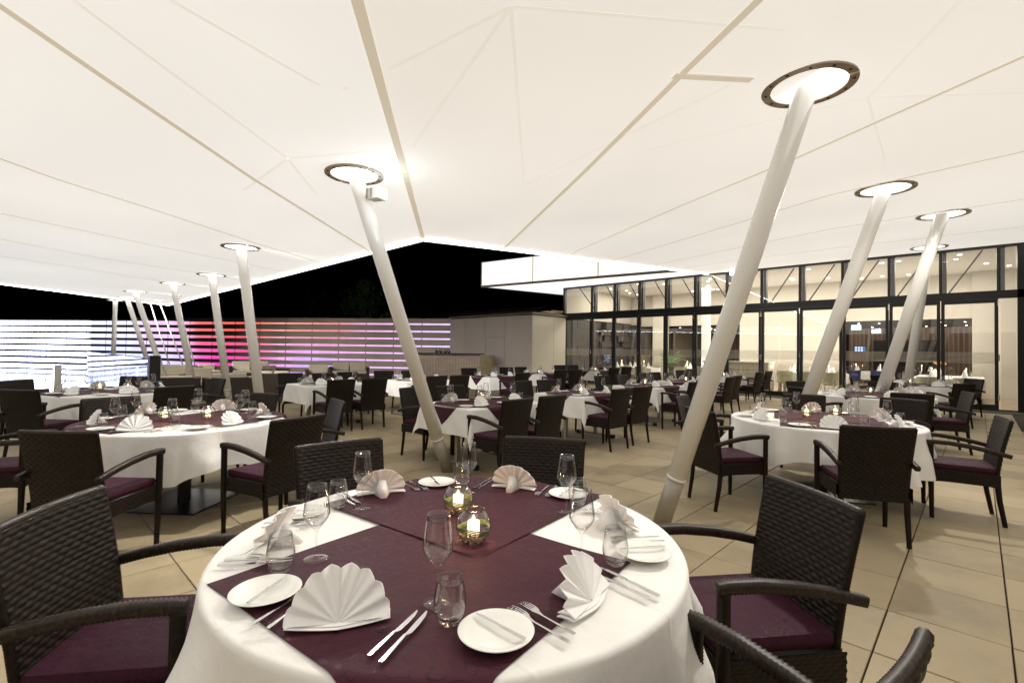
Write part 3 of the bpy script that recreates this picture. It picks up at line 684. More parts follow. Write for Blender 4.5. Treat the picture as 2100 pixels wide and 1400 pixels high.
# stone block wall, split blocks with different depths
sw = obj('fireplace_wall', MB().box(-14.0, -13.95, FY+0.4, 24.0, 0, 3.0), 'black', hall)
rn = random.Random(11); z = 0.0
while z < 2.9:
    hgt = rn.choice((0.22, 0.3, 0.36)); y = 18.6
    while y < 23.9:
        w_ = rn.choice((0.4, 0.6, 0.85)); y1 = min(y+w_, 23.98); t = rn.uniform(0.10, 0.42) if y > 20.6 else rn.uniform(0.02, 0.05)
        obj('block', MB().box(-13.945, -13.945+t, y+0.006, y1-0.006, z+0.006, min(z+hgt, 3.0)-0.006), 'stone_block', sw)
        y = y1
    z += hgt
obj('fire_surround', MB().box(-13.9, -12.75, 23.5, 23.95, 0, 0.75).box(-13.9, -12.75, 23.5, 23.95, 1.3, 2.6), 'stone_block', sw)
for i, x in enumerate((-13.7, -13.4, -13.1, -12.9)):
    obj('fire_flame', MB().lathe([(0.001, 0.76), (0.05, 0.80), (0.03, 0.88), (0.001, 0.98)], 6, (x, 23.66)), 'amber', sw)
# curtains
def curtain(x0, x1, y, z1, n, par):
    obj('curtain', MB().grid(lambda u, v: (x0+(x1-x0)*u, y+0.07*sin(u*n*2*PI)+0.02*sin(u*n*5), 0.02+(z1-0.02)*v), n*8, 1), 'curtain', par, True)
curtain(-4.9, 1.2, 30.7, 2.85, 34, hall); curtain(-14.6, -12.6, 26.5, 2.85, 12, hall); curtain(-11.9, -9.3, 33.0, 2.85, 12, hall)
# dark truss diagonals behind the upper panes
for i in range(len(MX)-1):
    x, x2 = MX[i], MX[i+1]
    a, b = ((x+0.45, FY+0.5, 4.4), (x2-0.02, FY+0.5, 3.2)) if i < 6 else ((x+0.12, FY+0.5, 3.2), (x2-0.3, FY+0.5, 4.4))
    obj('truss_diagonal', MB().bar(a, b, 0.035, 0.035, (0, 1, 0)), 'grey_frame', hall)
# ceiling spots
rn = random.Random(5)
for i in range(26):
    x, y = rn.uniform(-13, 1), rn.uniform(19.2, 23.6); obj('downlight', MB().box(x-0.05, x+0.05, y-0.02, y+0.02, 4.485, 4.498), 'spot_face', hall)
for i in range(40):
    x, y = -12+13*(i % 20)/19, 26+(i//20)*3.2+0.3*(i % 3); obj('downlight', MB().box(x-0.03, x+0.03, y-0.03, y+0.03, 2.835, 2.848), 'spot_face', hall)
def area(name, loc, sx, sy, power, col, parent=None, rot=None):
    l = bpy.data.lights.new(name, 'AREA'); l.shape = 'RECTANGLE'; l.size = sx; l.size_y = sy; l.energy = power; l.color = col
    o = bpy.data.objects.new(name, l); COL.objects.link(o); o.location = loc
    if rot: o.rotation_euler = rot
    return o
area('hall_downlights', (-6.5, 21.2, 4.46), 14, 3.5, 600, (1.0, 0.95, 0.88)); area('rear_downlights', (-5, 28.5, 2.82), 13, 5, 240, (1.0, 0.86, 0.72))
area('hall_wash', (-6.5, 22.0, 0.9), 12, 3.0, 190, (1.0, 0.95, 0.88), rot=(PI, 0, 0))
tag(obj('exit_sign', MB().box(-0.17, 0.17, -0.02, 0.02, -0.1, 0.1), 'sign_face', loc=(-3.72, 24.9, 2.62)), 'larger glowing pale blue exit sign hanging in the hall', 'sign')
tag(obj('exit_sign', MB().box(-0.17, 0.17, -0.02, 0.02, -0.09, 0.09), 'sign_face', loc=(-3.35, 27.5, 2.55)), 'smaller glowing pale blue sign right of the larger one in the hall', 'sign')
tv = thing('screen', 'small lit screen standing in the dark rear of the hall', 'screen', (-4.25, 29.5, 1.75)); tv.scale = (0.6, 0.6, 0.6)
obj('panel', MB().box(-0.42, 0.42, 0, 0.05, -0.26, 0.26), 'black', tv); obj('display', MB().box(-0.39, 0.39, -0.006, -0.001, -0.23, 0.23), 'screen', tv)
for i in range(4):
    for j in range(3): obj('display_row', MB().box(-0.34+0.2*j, -0.34+0.2*j+0.13, -0.012, -0.007, -0.16+0.1*i, -0.12+0.1*i), 'screen_row', tv)
ba = thing('back_bar', 'dark shelf unit with amber lit bottles in the rear of the hall', 'shelf', (-2.6, 30.2, 0))
obj('cabinet', MB().box(-1.2, 1.3, 0, 0.3, 0, 2.2), 'black', ba)
for j in range(1):
    for i in range(11): obj('bottle', MB().lathe([(0.03, 0), (0.03, 0.16), (0.012, 0.2), (0.012, 0.26)], 6, (-1.0+i*0.19, -0.08)), 'dark_plate', ba, loc=(0, 0, 1.25+0.45*j))
obj('shelf', MB().box(-1.1, 1.2, -0.14, -0.01, 1.2, 1.225), 'wood_old', ba)
# host counter
hc = thing('reception_counter', 'low pale marble counter just inside the glass doors', 'counter', (-7.05, 20.3, 0))
obj('body', MB().box(-1.25, 1.2, 0, 0.7, 0, 1.06), 'black', hc)
for k in range(4): obj('front_panel', MB().box(-1.25, 1.2, -0.04, -0.001, 0.03+k*0.26, 0.275+k*0.26), 'white_marble', hc)
for k in range(4): obj('side_panel', MB().box(1.201, 1.24, -0.04, 0.7, 0.03+k*0.26, 0.275+k*0.26), 'white_marble', hc)
obj('counter_top', MB().box(-1.3, 1.26, -0.06, 0.74, 1.065, 1.13), 'white_marble', hc)
# hall chairs and tables
def shell_chair(m):
    t = thing('shell_chair', '', 'chair')
    def f(u, v):
        a = PI*(1.16-1.32*u)-PI*0; w_ = 0.27*(0.9+0.1*v); return (w_*cos(a), 0.24*(-abs(sin(a)) if True else 0)*1.0+0.05, 0.40+0.42*v)
    mb = MB().grid(f, 18, 5); mb.lathe([(0.001, 0.44), (0.25, 0.45), (0.26, 0.41), (0.2, 0.36)], 18, (0, 0.03))
    obj('shell', mb, m, t, True)
    for sx in (-1, 1):
        for sy in (-1, 1): obj('leg', MB().tube([(sx*0.15, sy*0.13+0.03, 0.38), (sx*0.2, sy*0.19+0.03, 0)], 0.011, 6), 'steel', t)
    return t
protos = {k: shell_chair(k) for k in ('shell_green', 'shell_blue', 'shell_purple')}; used = set()
def sc(k, x, y, rz, lab, grp):
    if k in used: return copy_tree(protos[k], (x, y, 0), rz, lab, grp)
    used.add(k); o = protos[k]; o.location = (x, y, 0); o.rotation_euler = (0, 0, rz); o['label'] = lab; o['group'] = grp; return o
cone = MB().add([(-0.07, -0.07, 0), (0.07, -0.07, 0), (0.07, 0.07, 0), (-0.07, 0.07, 0), (0, 0, 0.26), (0.0, -0.05, 0)], [(3, 2, 1, 0), (0, 5, 4), (5, 1, 4), (1, 2, 4), (2, 3, 4), (3, 0, 4)]).mesh('napkin_cone', 'napkin')
cm = MB().lathe([(0.011, 0), (0.011, 0.24), (0.001, 0.245)], 8).mesh('candle', 'wax')
fm = MB().lathe([(0.001, 0.25), (0.012, 0.27), (0.001, 0.31)], 6).mesh('flame', 'flame')
gm = MB().lathe([(0.034, 0), (0.004, 0.006), (0.004, 0.09), (0.034, 0.13), (0.03, 0.21)], 10).mesh('wine_glass', 'wine_glass_mat')
HT = [(-11.5, 20.0, 2.3, 0.9, 'table nearest the stone wall', 'shell_green', 3), (-9.2, 21.6, 1.6, 0.9, 'table by the curtain', 'shell_green', 2),
      (-4.5, 20.9, 2.2, 0.9, 'table right of the marble counter', 'shell_green', 3), (-3.4, 25.6, 1.7, 0.9, 'rear table under the signs', 'shell_blue', 2),
      (-1.75, 27.3, 1.2, 0.9, 'rear table by the curtain', 'shell_purple', 2), (-0.70, 21.6, 1.7, 3.6, 'long table inside the right end doors', 'shell_green', 2)]
for (x, y, lx, ly, nm, k, nc) in HT:
    t = thing('hall_table', 'white clothed %s' % nm, 'table', (x, y, 0))
    obj('tablecloth', MB().box(-lx/2, lx/2, -ly/2, ly/2, 0.745, 0.76).add([(-lx/2, -ly/2, 0.745), (lx/2, -ly/2, 0.745), (lx/2+.02, -ly/2-.02, 0.42), (-lx/2-.02, -ly/2-.02, 0.42)], [(3, 2, 1, 0)]).add([(lx/2, -ly/2, 0.745), (lx/2, ly/2, 0.745), (lx/2+.02, ly/2+.02, 0.42), (lx/2+.02, -ly/2-.02, 0.42)], [(3, 2, 1, 0)]).add([(-lx/2, ly/2, 0.745), (-lx/2, -ly/2, 0.745), (-lx/2-.02, -ly/2-.02, 0.42), (-lx/2-.02, ly/2+.02, 0.42)], [(3, 2, 1, 0)]), 'linen', t)
    for sx in (-1, 1):
        for sy in (-1, 1): obj('leg', MB().box(sx*(lx/2-0.12)-0.05, sx*(lx/2-0.12)+0.05, sy*(ly/2-0.12)-0.05, sy*(ly/2-0.12)+0.05, 0, 0.744), 'white_marble', t)
    for i in range(nc):
        u = (i+0.5)/nc-0.5
        sc(k, x+u*lx, y-ly/2-0.22, 0, '%s shell chair, near side of the %s' % ((('left', 'middle', 'right') if nc == 3 else ('left', 'right'))[i], nm), 'shell chairs in the hall')
        if ly < 2: sc(k, x+u*lx, y+ly/2+0.24, PI, '%s shell chair, far side of the %s' % ((('left', 'middle', 'right') if nc == 3 else ('left', 'right'))[i], nm), 'shell chairs in the hall')
    rows = 2 if ly < 2 else 5; nx_ = nc if ly < 2 else 2
    xs_ = {2: ('left', 'right'), 3: ('left', 'middle', 'right')}[nx_]; ys_ = {2: ('near', 'far'), 5: ('nearest', 'second', 'third', 'fourth', 'farthest')}[rows]
    spots_ = ['%s %s' % (ys_[j], xs_[i]) for i in range(nx_) for j in range(rows)]
    for i in range(nc if ly < 2 else 2):
        for j in range(rows):
            px_, py_ = x+((i+0.5)/(nc if ly < 2 else 2)-0.5)*lx*0.9, y+((j+0.5)/rows-0.5)*ly*0.9
            tag(link('napkin_cone', cone, None, (px_, py_, 0.762), 0.2*i), 'white napkin cone on the %s, %s' % (nm, spots_[i*rows+j]), 'napkin', 'napkin cones on the %s' % nm)
            tag(link('wine_glass', gm, None, (px_+0.16, py_+0.1, 0.762)), 'wine glass on the %s, %s' % (nm, spots_[i*rows+j]), 'glass', 'wine glasses on the %s' % nm)
    for u in ((-0.25, 0.25) if lx > 1.3 else (0,)):
        c = thing('candle', 'thin burning %s candle on the %s' % ('left' if u < 0 else 'right' if u > 0 else 'single', nm), 'candle', (x+u*lx, y, 0.762), 0, 'candles on the %s' % nm)
        link('wax_stick', cm, c); link('flame', fm, c)
# palm behind the glass
pm = thing('potted_palm', 'green potted palm inside beside the brown curtain', 'plant', (-11.1, 23.0, 0))
obj('pot', MB().lathe([(0.16, 0), (0.22, 0.45), (0.2, 0.45)], 14, cap0=True), 'black', pm)
rn = random.Random(2)
for i in range(16):
    a = i*2.4; r_ = rn.uniform(0.4, 0.75); mb = MB(); pts = [Vector((cos(a)*r_*t, sin(a)*r_*t, 0.5+1.5*t-0.75*t*t*r_*1.6)) for t in [k/7 for k in range(8)]]
    for k in range(1, 8):
        d = (pts[k]-pts[k-1]).normalized(); s_ = d.cross(Z_).normalized()
        for q in (-1, 1): mb.add([pts[k]-d*0.03, pts[k]+s_*q*0.2+d*0.08-Z_*0.06, pts[k]+d*0.03], [(0, 1, 2)])
    mb.tube(pts, 0.006, 4); obj('frond', mb, 'leaf', pm)
fw = thing('flower_vase', 'vase of orange flowers on the long table inside the right end doors', 'flowers', (-0.9, 21.2, 0.762))
obj('vase', MB().lathe([(0.03, 0), (0.04, 0.1), (0.02, 0.3)], 10), 'porcelain', fw)
for i in range(9):
    a = i*0.7; obj('flower', MB().lathe([(0.001, 0.02), (0.05, 0.03), (0.03, 0), (0.001, -0.01)], 8), 'amber', fw, loc=(0.13*cos(a), 0.13*sin(a), 0.42+0.03*(i % 3)))

# ------------------------------------------------------------------ lounge furniture
def lounge(w_, label, px, py, zt, d, face):
    p = at_d(px, py, d); p.z = 0
    v_ = (Vector((EYE.x, EYE.y, 0))-p); base = math.atan2(v_.y, v_.x)-PI/2
    t = thing('lounge_sofa' if w_ > 1 else 'lounge_armchair', label, 'lounge seat', p, base+face, 'wicker lounge seats before the slatted wall')
    obj('base', MB().box(-w_/2, w_/2, -0.36, 0.36, 0.03, 0.30), 'lounge_wicker', t)
    obj('backrest', MB().box(-w_/2, w_/2, -0.44, -0.361, 0.03, 0.62), 'lounge_wicker', t)
    for s_ in (-1, 1): obj('armrest', MB().box(s_*(w_/2+0.06)-0.06, s_*(w_/2+0.06)+0.06, -0.44, 0.36, 0.03, 0.60), 'lounge_wicker', t)
    n = max(1, round(w_/0.62))
    for i in range(n):
        x0 = -w_/2+w_*i/n; x1 = x0+w_/n
        for (nm, bx) in (('seat_cushion', (x0+0.01, x1-0.01, -0.28, 0.37, 0.301, 0.43)), ('back_cushion', (x0+0.02, x1-0.02, -0.36, -0.22, 0.431, zt))):
            o = obj(nm, MB().box(*bx), 'cream_cushion', t); b_ = o.modifiers.new('b', 'BEVEL'); b_.width = 0.035; b_.segments = 3
lounge(0.72, 'cream cushioned armchair facing the camera beside the black balustrade post', 357, 770, 0.80, 16.6, 0)
lounge(0.72, 'nearest cream armchair between two white poles', 410, 775, 0.80, 14.4, 0.12)
lounge(0.85, 'brown wicker armchair seen from behind next to the balustrade post', 360, 790, 0.66, 12.9, PI-0.1)
lounge(0.85, 'wicker armchair seen from behind between two white poles', 466, 790, 0.74, 13.2, PI+0.15)
lounge(1.5, 'cream sofa before the magenta wall lights', 515, 765, 0.80, 21.5, 0.1)
lounge(0.7, 'low dark armchair with one cushion before the red wall lights', 428, 765, 0.68, 20.5, 0.35)
lounge(0.95, 'wide dark wicker armchair seen from behind right of the large pole', 566, 790, 0.70, 15.6, PI-0.25)
lounge(0.72, 'small cream armchair before the violet wall lights', 653, 780, 0.80, 18.6, 0.05)
lounge(1.5, 'two seat cream sofa against the violet wall lights', 716, 775, 0.80, 22.0, 0.0)
lounge(0.7, 'small armchair half hidden behind the large pole, with a purple lit side', 560, 775, 0.72, 19.0, 0.7)
for i, (px, d, lab) in enumerate(((521, 16.6, 'low dark lounge table right of the wicker armchair'), (465, 17.5, 'low dark lounge table before the magenta lights'))):
    p = at_d(px, 780, d); p.z = 0; t = thing('lounge_table', lab, 'table', p, 0.5)
    obj('top', MB().box(-0.4, 0.4, -0.3, 0.3, 0.40, 0.43), 'cream_wall', t); obj('base', MB().box(-0.36, 0.36, -0.26, 0.26, 0.0, 0.399), 'lounge_wicker', t)

# ------------------------------------------------------------------ wicker armchair
def cyc(t): return t-math.floor(t)
def weave(u, v, pu=0.050, pv=0.0185, amp=0.0052):
    """height of a woven surface at metric position u, v: floats crossing hidden ribs, every other row shifted"""
    row = math.floor(v/pv); fv = cyc(v/pv); fu = cyc(u/pu+0.5*(row % 2))
    return amp*(max(0.0, sin(PI*fv))**0.6)*(0.02+0.98*max(0.0, sin(PI*fu))**0.8)
def spine(z):   # y of the back frame at height z
    return interp([(0, -0.012), (0.10, 0.004), (0.22, 0.024), (0.34, 0.036), (0.45, 0.036), (0.60, 0.016), (0.75, -0.014), (0.90, -0.048)], z)
def halfw(z): return interp([(0.30, 0.222), (0.6, 0.232), (0.902, 0.242)], z)
def backpt(a, z, off):
    bow = -0.022*(1-a*a)*min(1, max(0, (z-0.3)/0.4)); return (a*halfw(z), spine(z)+bow+off, z)
def woven(z0, z1, side, nu, nv):
    def f(u, v):
        z = z0+(z1-z0)*v; a = -1+2*u; h = weave(a*0.235+0.3, z) if 0.001 < u < 0.999 and 0.002 < v < 0.998 else 0
        x, y, zz = backpt(a, z, side*(0.014+h)); return (x, y, zz)
    return f
ZB = 0.325
bk = MB()
bk.grid(woven(ZB, 0.895, -1, 84, 190), 84, 190); bk.grid(woven(ZB, 0.895, 1, 84, 190), 84, 190, flip=True)
back_me = bk.mesh('backrest', 'wicker', True)
rim = MB()
def wrapped(mb, pts, r, pitch=0.0085, amp=0.10, n=8, sq=True):
    P_ = [Vector(p) for p in pts]; seg = [(b-a).length for a, b in zip(P_, P_[1:])]; tot = sum(seg); k = max(2, int(tot/pitch)*2); out = []; rr = []
    for i in range(k+1):
        s = tot*i/k; j = 0
        while j < len(seg)-1 and s > seg[j]: s -= seg[j]; j += 1
        t = s/seg[j]; out.append(P_[j].lerp(P_[j+1], t)); q = (sum(seg[:j])+s)/tot
        r0 = interp(r, q) if isinstance(r, list) else r
        rr.append(r0*(1-amp*(i % 2)))
    mb.tube(out, rr, n, True, sq); return mb
wrapped(rim, [backpt(-1+2*i/12, 0.899, 0) for i in range(13)], 0.0165, 0.012, 0.16, 8, False)
rim_me = rim.mesh('top_rim', 'wicker_worn', True)
def edge_me(s): return wrapped(MB(), [backpt(s, ZB+(0.90-ZB)*i/12, 0) for i in range(13)], 0.0150, 0.011, 0.14, 8, False).mesh('back_edge', 'wicker', True)
def frontleg(s): return wrapped(MB(), [(s*0.252, 0.470, 0), (s*0.256, 0.475, 0.3), (s*0.256, 0.478, 0.667)], [(0, 0.0165), (0.5, 0.0215), (1, 0.022)], 0.0100, 0.11).mesh('leg', 'wicker', True)
def rearleg(s): return wrapped(MB(), [(s*0.217, -0.012, 0), (s*0.219, 0.004, 0.10), (s*0.221, 0.024, 0.22), (s*0.222, 0.036, 0.36)], [(0, 0.0165), (1, 0.0215)], 0.0100, 0.11).mesh('leg', 'wicker', True)
def armm(s): return wrapped(MB(), [(s*0.256, 0.502, 0.676), (s*0.257, 0.46, 0.681), (s*0.258, 0.35, 0.680), (s*0.259, 0.22, 0.665), (s*0.258, 0.10, 0.643), (s*0.257, 0.0, 0.618), (s*0.256, -0.045, 0.606)],
        [(0, 0.0225), (0.3, 0.0225), (1, 0.0200)], 0.0135, 0.17, 12).mesh('armrest', 'wicker_worn', True)
def skirt():
    mb = MB(); z0, z1 = 0.335, 0.437; pts = [(-0.245, 0.02), (-0.245, 0.478), (0.245, 0.478), (0.245, 0.02)]
    for (ax, ay), (bx, by), fl_ in ((pts[0], pts[1], 0), (pts[1], pts[2], 0), (pts[2], pts[3], 0)):
        ln = math.hypot(bx-ax, by-ay); nx, ny = -(by-ay)/ln, (bx-ax)/ln
        def f(u, v, ax=ax, ay=ay, bx=bx, by=by, ln=ln, nx=nx, ny=ny):
            z = z0+(z1-z0)*v+0.03*(1-v)*(abs(2*u-1)**6)*-0.6; h = weave(u*ln, z, 0.036, 0.0146, 0.004)
            return (ax+(bx-ax)*u+nx*(h+0.008), ay+(by-ay)*u+ny*(h+0.008), z)
        mb.grid(f, 56, 32, flip=True)
        mb.grid(lambda u, v, ax=ax, ay=ay, bx=bx, by=by, nx=nx, ny=ny: (ax+(bx-ax)*u-nx*0.01, ay+(by-ay)*u-ny*0.01, z0+(z1-z0)*v), 1, 1)
    mb.box(-0.243, 0.243, 0.03, 0.476, 0.425, 0.436)
    return mb.mesh('seat_frame', 'wicker', True)
def cushion_me():
    bm = MB().box(-0.225, 0.225, 0.035, 0.470, 0.4385, 0.487)
    def f(u, v):
        x = -0.225+0.45*u; y = 0.035+0.435*v; e = min(1, 6*min(u, 1-u)) * min(1, 6*min(v, 1-v)); return (x, y, 0.4875+0.009*e**0.5)
    bm = MB(); n = 18
    bm.grid(f, n, n)
    def side(u, v):
        k = u*4; q = int(min(3, k)); t = k-q; c = [(0, 0), (1, 0), (1, 1), (0, 1), (0, 0)]; a, b = c[q], c[q+1]
        uu, vv = a[0]+(b[0]-a[0])*t, a[1]+(b[1]-a[1])*t; bul = 0.006*sin(PI*v); x, y, _ = f(uu, vv)
        dx, dy = (uu-0.5), (vv-0.5); return (x+dx*bul*2, y+dy*bul*2, 0.4385+0.049*v)
    bm.grid(side, 72, 5)
    return bm.mesh('seat_cushion', 'cushion', True)
sk, cu = skirt(), cushion_me(); lgs = [frontleg(-1), frontleg(1), rearleg(-1), rearleg(1)]; ars = [armm(-1), armm(1)]; eds = [edge_me(-1), edge_me(1)]
chair0 = None
def make_chair():
    t = thing('wicker_armchair', '', 'chair')
    link('backrest', back_me, t); link('top_rim', rim_me, t)
    for e_ in eds: link('back_edge', e_, t)
    link('seat_frame', sk, t); link('seat_cushion', cu, t)
    for l_ in lgs: link('leg', l_, t)
    for a in ars: link('armrest', a, t)
    return t
# ------------------------------------------------------------------ cloths
def fold(th, seed, n=3):
    rn = random.Random(seed); s = 0
    for k, w_ in ((3, 0.8), (7, 1.0), (11, 1.0), (17, 0.7)):
        q = cos(k*th+rn.uniform(0, 6.28)+0.6*sin(2*th+seed)); s += w_*rn.uniform(0.6, 1)*(abs(q)**0.8)*(1 if q > 0 else -1)
    return s/1.35
def hang_round(x, y, Rr, th_seed, extra=0.0, zt=0.757, fl=0.125):
    r = math.hypot(x, y)
    if r <= Rr-0.012: return (x, y, zt+extra)
    a = math.atan2(y, x); d = r-Rr+0.012; c, s = cos(a), sin(a)
    rb = 0.018
    if d < rb*PI/2: q = d/rb; return (c*(Rr-0.012+rb*sin(q)+extra*sin(q)), s*(Rr-0.012+rb*sin(q)+extra*sin(q)), zt-rb*(1-cos(q))+extra*cos(q))
    dd = d-rb*PI/2; w_ = fold(a, th_seed); out = Rr-0.012+rb+extra+dd*0.03+min(1, dd/0.22)*fl*max(-0.12, w_*0.75+0.14)*min(1.4, 0.35+dd*1.6)
    return (c*out, s*out, zt-rb-dd*0.985)
def round_cloth(Rr, half, rot, seed):
    mb = MB(); nth = 240; rs_ = [0.001, Rr*0.35, Rr*0.7, Rr-0.013]+[Rr-0.012+0.018*PI/2*k/4 for k in range(1, 5)]; nr = len(rs_)+16; vs = []; fs = []
    for j in range(nr):
        for i in range(nth):
            th = 2*PI*i/nth; q = th-rot; e_ = half/max(abs(cos(q)), abs(sin(q))); e_ = min(e_, half*1.10)
            r = rs_[j] if j < len(rs_) else rs_[-1]+(e_-rs_[-1])*(j-len(rs_)+1)/16
            vs.append(hang_round(r*cos(th), r*sin(th), Rr, seed))
    for j in range(nr-1):
        for i in range(nth): fs.append((j*nth+i, j*nth+(i+1) % nth, (j+1)*nth+(i+1) % nth, (j+1)*nth+i))
    return mb.add(vs, fs)
def overlay_round(Rr, cx, cy_, side, rot, seed, lift):
    c, s = cos(rot), sin(rot)
    def f(u, v):
        a, b = (u-0.5)*side, (v-0.5)*side; x, y = cx+a*c-b*s, cy_+a*s+b*c
        w_ = 0.0012*sin(14*a+3*b)+0.001*sin(9*b-5*a)
        p = hang_round(x, y, Rr, seed, lift+w_+0.0012); return p
    mb = MB().grid(f, 56, 56)
    n = 57
    mb.grid(lambda u, v: tuple(k-(0.0016 if i == 2 else 0) for i, k in enumerate(f(u, v))), 56, 56, flip=True)
    return mb
def hang_rect(x, y, hx, hy, seed, extra=0.0, zt=0.757):
    cx, cy_ = max(-hx, min(hx, x)), max(-hy, min(hy, y)); dx, dy = x-cx, y-cy_; d = math.hypot(dx, dy)
    if d < 1e-6: return (x, y, zt+extra)
    ux, uy = dx/d, dy/d; rb = 0.016
    if d < rb*PI/2: q = d/rb; o = rb*sin(q)+extra*sin(q); return (cx+ux*o, cy_+uy*o, zt-rb*(1-cos(q))+extra*cos(q))
    dd = d-rb*PI/2; crn = min(abs(ux), abs(uy))*1.41; w_ = sin((x if abs(uy) > abs(ux) else y)*9+seed)*0.5+sin((x+y)*17+seed*2)*0.25
    o = rb+extra+dd*0.10+crn*dd*0.14+w_*0.022*min(1, dd/0.2)
    return (cx+ux*o, cy_+uy*o, zt-rb-dd*0.98)
def rect_cloth(hx, hy, e_, seed):
    def f(u, v): return hang_rect((2*u-1)*(hx+e_), (2*v-1)*(hy+e_), hx, hy, seed)
    return MB().grid(f, 84, 96)
def rect_overlay(hx, hy, D, seed, rot=PI/4, lift=0.004):
    c, s = cos(rot), sin(rot); sd = D*math.sqrt(2)
    def f(u, v):
        a, b = (u-0.5)*sd, (v-0.5)*sd; return hang_rect(a*c-b*s, a*s+b*c, hx, hy, seed, lift+0.001*sin(11*a+4*b))
    return MB().grid(f, 48, 48)
# ------------------------------------------------------------------ tableware meshes
def glassmesh(prof, n=28): return MB().lathe(prof, n)
wine_me = glassmesh([(0.0365, 0.001), (0.037, 0.0025), (0.02, 0.004), (0.006, 0.009), (0.0036, 0.02), (0.0034, 0.06), (0.0038, 0.088), (0.008, 0.098), (0.022, 0.112), (0.036, 0.132), (0.0412, 0.144), (0.0408, 0.156), (0.037, 0.185), (0.0325, 0.22), (0.0300, 0.240), (0.0294, 0.2405), (0.0316, 0.22), (0.0362, 0.185), (0.0399, 0.156), (0.0402, 0.146), (0.035, 0.134), (0.02, 0.115), (0.001, 0.104)]).mesh('wine_glass', 'wine_glass_mat', True)
tumb_me = glassmesh([(0.001, 0.002), (0.026, 0.001), (0.030, 0.006), (0.039, 0.03), (0.0415, 0.048), (0.040, 0.07), (0.0345, 0.100), (0.031, 0.118), (0.0302, 0.1182), (0.0336, 0.100), (0.039, 0.07), (0.0404, 0.05), (0.037, 0.03), (0.026, 0.013), (0.001, 0.011)]).mesh('tumbler', 'wine_glass_mat', True)
plate_me = MB().lathe([(0.001, 0.004), (0.050, 0.003), (0.054, 0.0), (0.058, 0.0), (0.075, 0.007), (0.092, 0.0135), (0.0925, 0.0150), (0.090, 0.0158), (0.074, 0.0105), (0.058, 0.0065), (0.001, 0.006)], 48).mesh('plate', 'porcelain', True)
def flat(outline, z, th, m, name, zf=None):
    mb = MB(); n = len(outline); zf = zf or (lambda y: 0)
    mb.add([(x, y, z+zf(y)) for x, y in outline]+[(x, y, z+th+zf(y)) for x, y in outline], [tuple(range(n))[::-1], tuple(range(n, 2*n))]+[(i, (i+1) % n, n+(i+1) % n, n+i) for i in range(n)]); return mb
def knife(L_=0.222, w_=1.0):
    mb = MB(); h = [(-0.0048, -0.11), (0.0048, -0.11), (0.0055, -0.10), (0.0042, -0.01), (0.0035, 0.0), (-0.0035, 0.0), (-0.0042, -0.01), (-0.0055, -0.10)]
    mb = flat(h, 0.001, 0.005, '', ''); b = [(-0.0035, 0.0), (0.0035, 0.0), (0.010, 0.012), (0.0105, 0.05), (0.008, 0.085), (0.002, 0.108), (-0.003, 0.112), (-0.0045, 0.06)]
    m2 = flat(b, 0.002, 0.0014, '', ''); mb.add(m2.v, m2.f); k = L_/0.222
    mb.v = [(x*k*w_, y*k, z) for x, y, z in mb.v]; return mb.mesh('knife', 'steel')
def fork(L_=0.20):
    zf = lambda y: 0.010*max(0, (y-0.02)/0.06)*(1-max(0, (y-0.05)/0.06)) + 0.002
    mb = MB()
    def rib(pts):
        vs = []
        for x, y, w_ in pts: vs += [(x-w_, y, zf(y)), (x+w_, y, zf(y)), (x+w_, y, zf(y)+0.0022), (x-w_, y, zf(y)+0.0022)]
        fs = [(0, 1, 2, 3)]
        for i in range(len(pts)-1):
            for q in range(4): fs.append((i*4+q, (i+1)*4+q, (i+1)*4+(q+1) % 4, i*4+(q+1) % 4))
        n = (len(pts)-1)*4; fs.append((n+3, n+2, n+1, n)); mb.add(vs, fs)
    rib([(0, -0.10, 0.0055), (0, -0.09, 0.0062), (0, -0.03, 0.0032), (0, 0.012, 0.0028), (0, 0.03, 0.006), (0, 0.04, 0.0115), (0, 0.05, 0.0122)])
    for x in (-0.0104, -0.0035, 0.0035, 0.0104): rib([(x, 0.0495, 0.0022), (x, 0.075, 0.0017), (x*0.96, 0.100, 0.0008)])
    k = L_/0.20; mb.v = [(x*k, y*k, z) for x, y, z in mb.v]; return mb.mesh('fork', 'steel')
knife_me, knife2_me, fork_me, fork2_me, bread_me = knife(), knife(0.205), fork(), fork(0.188), knife(0.165, 0.9)
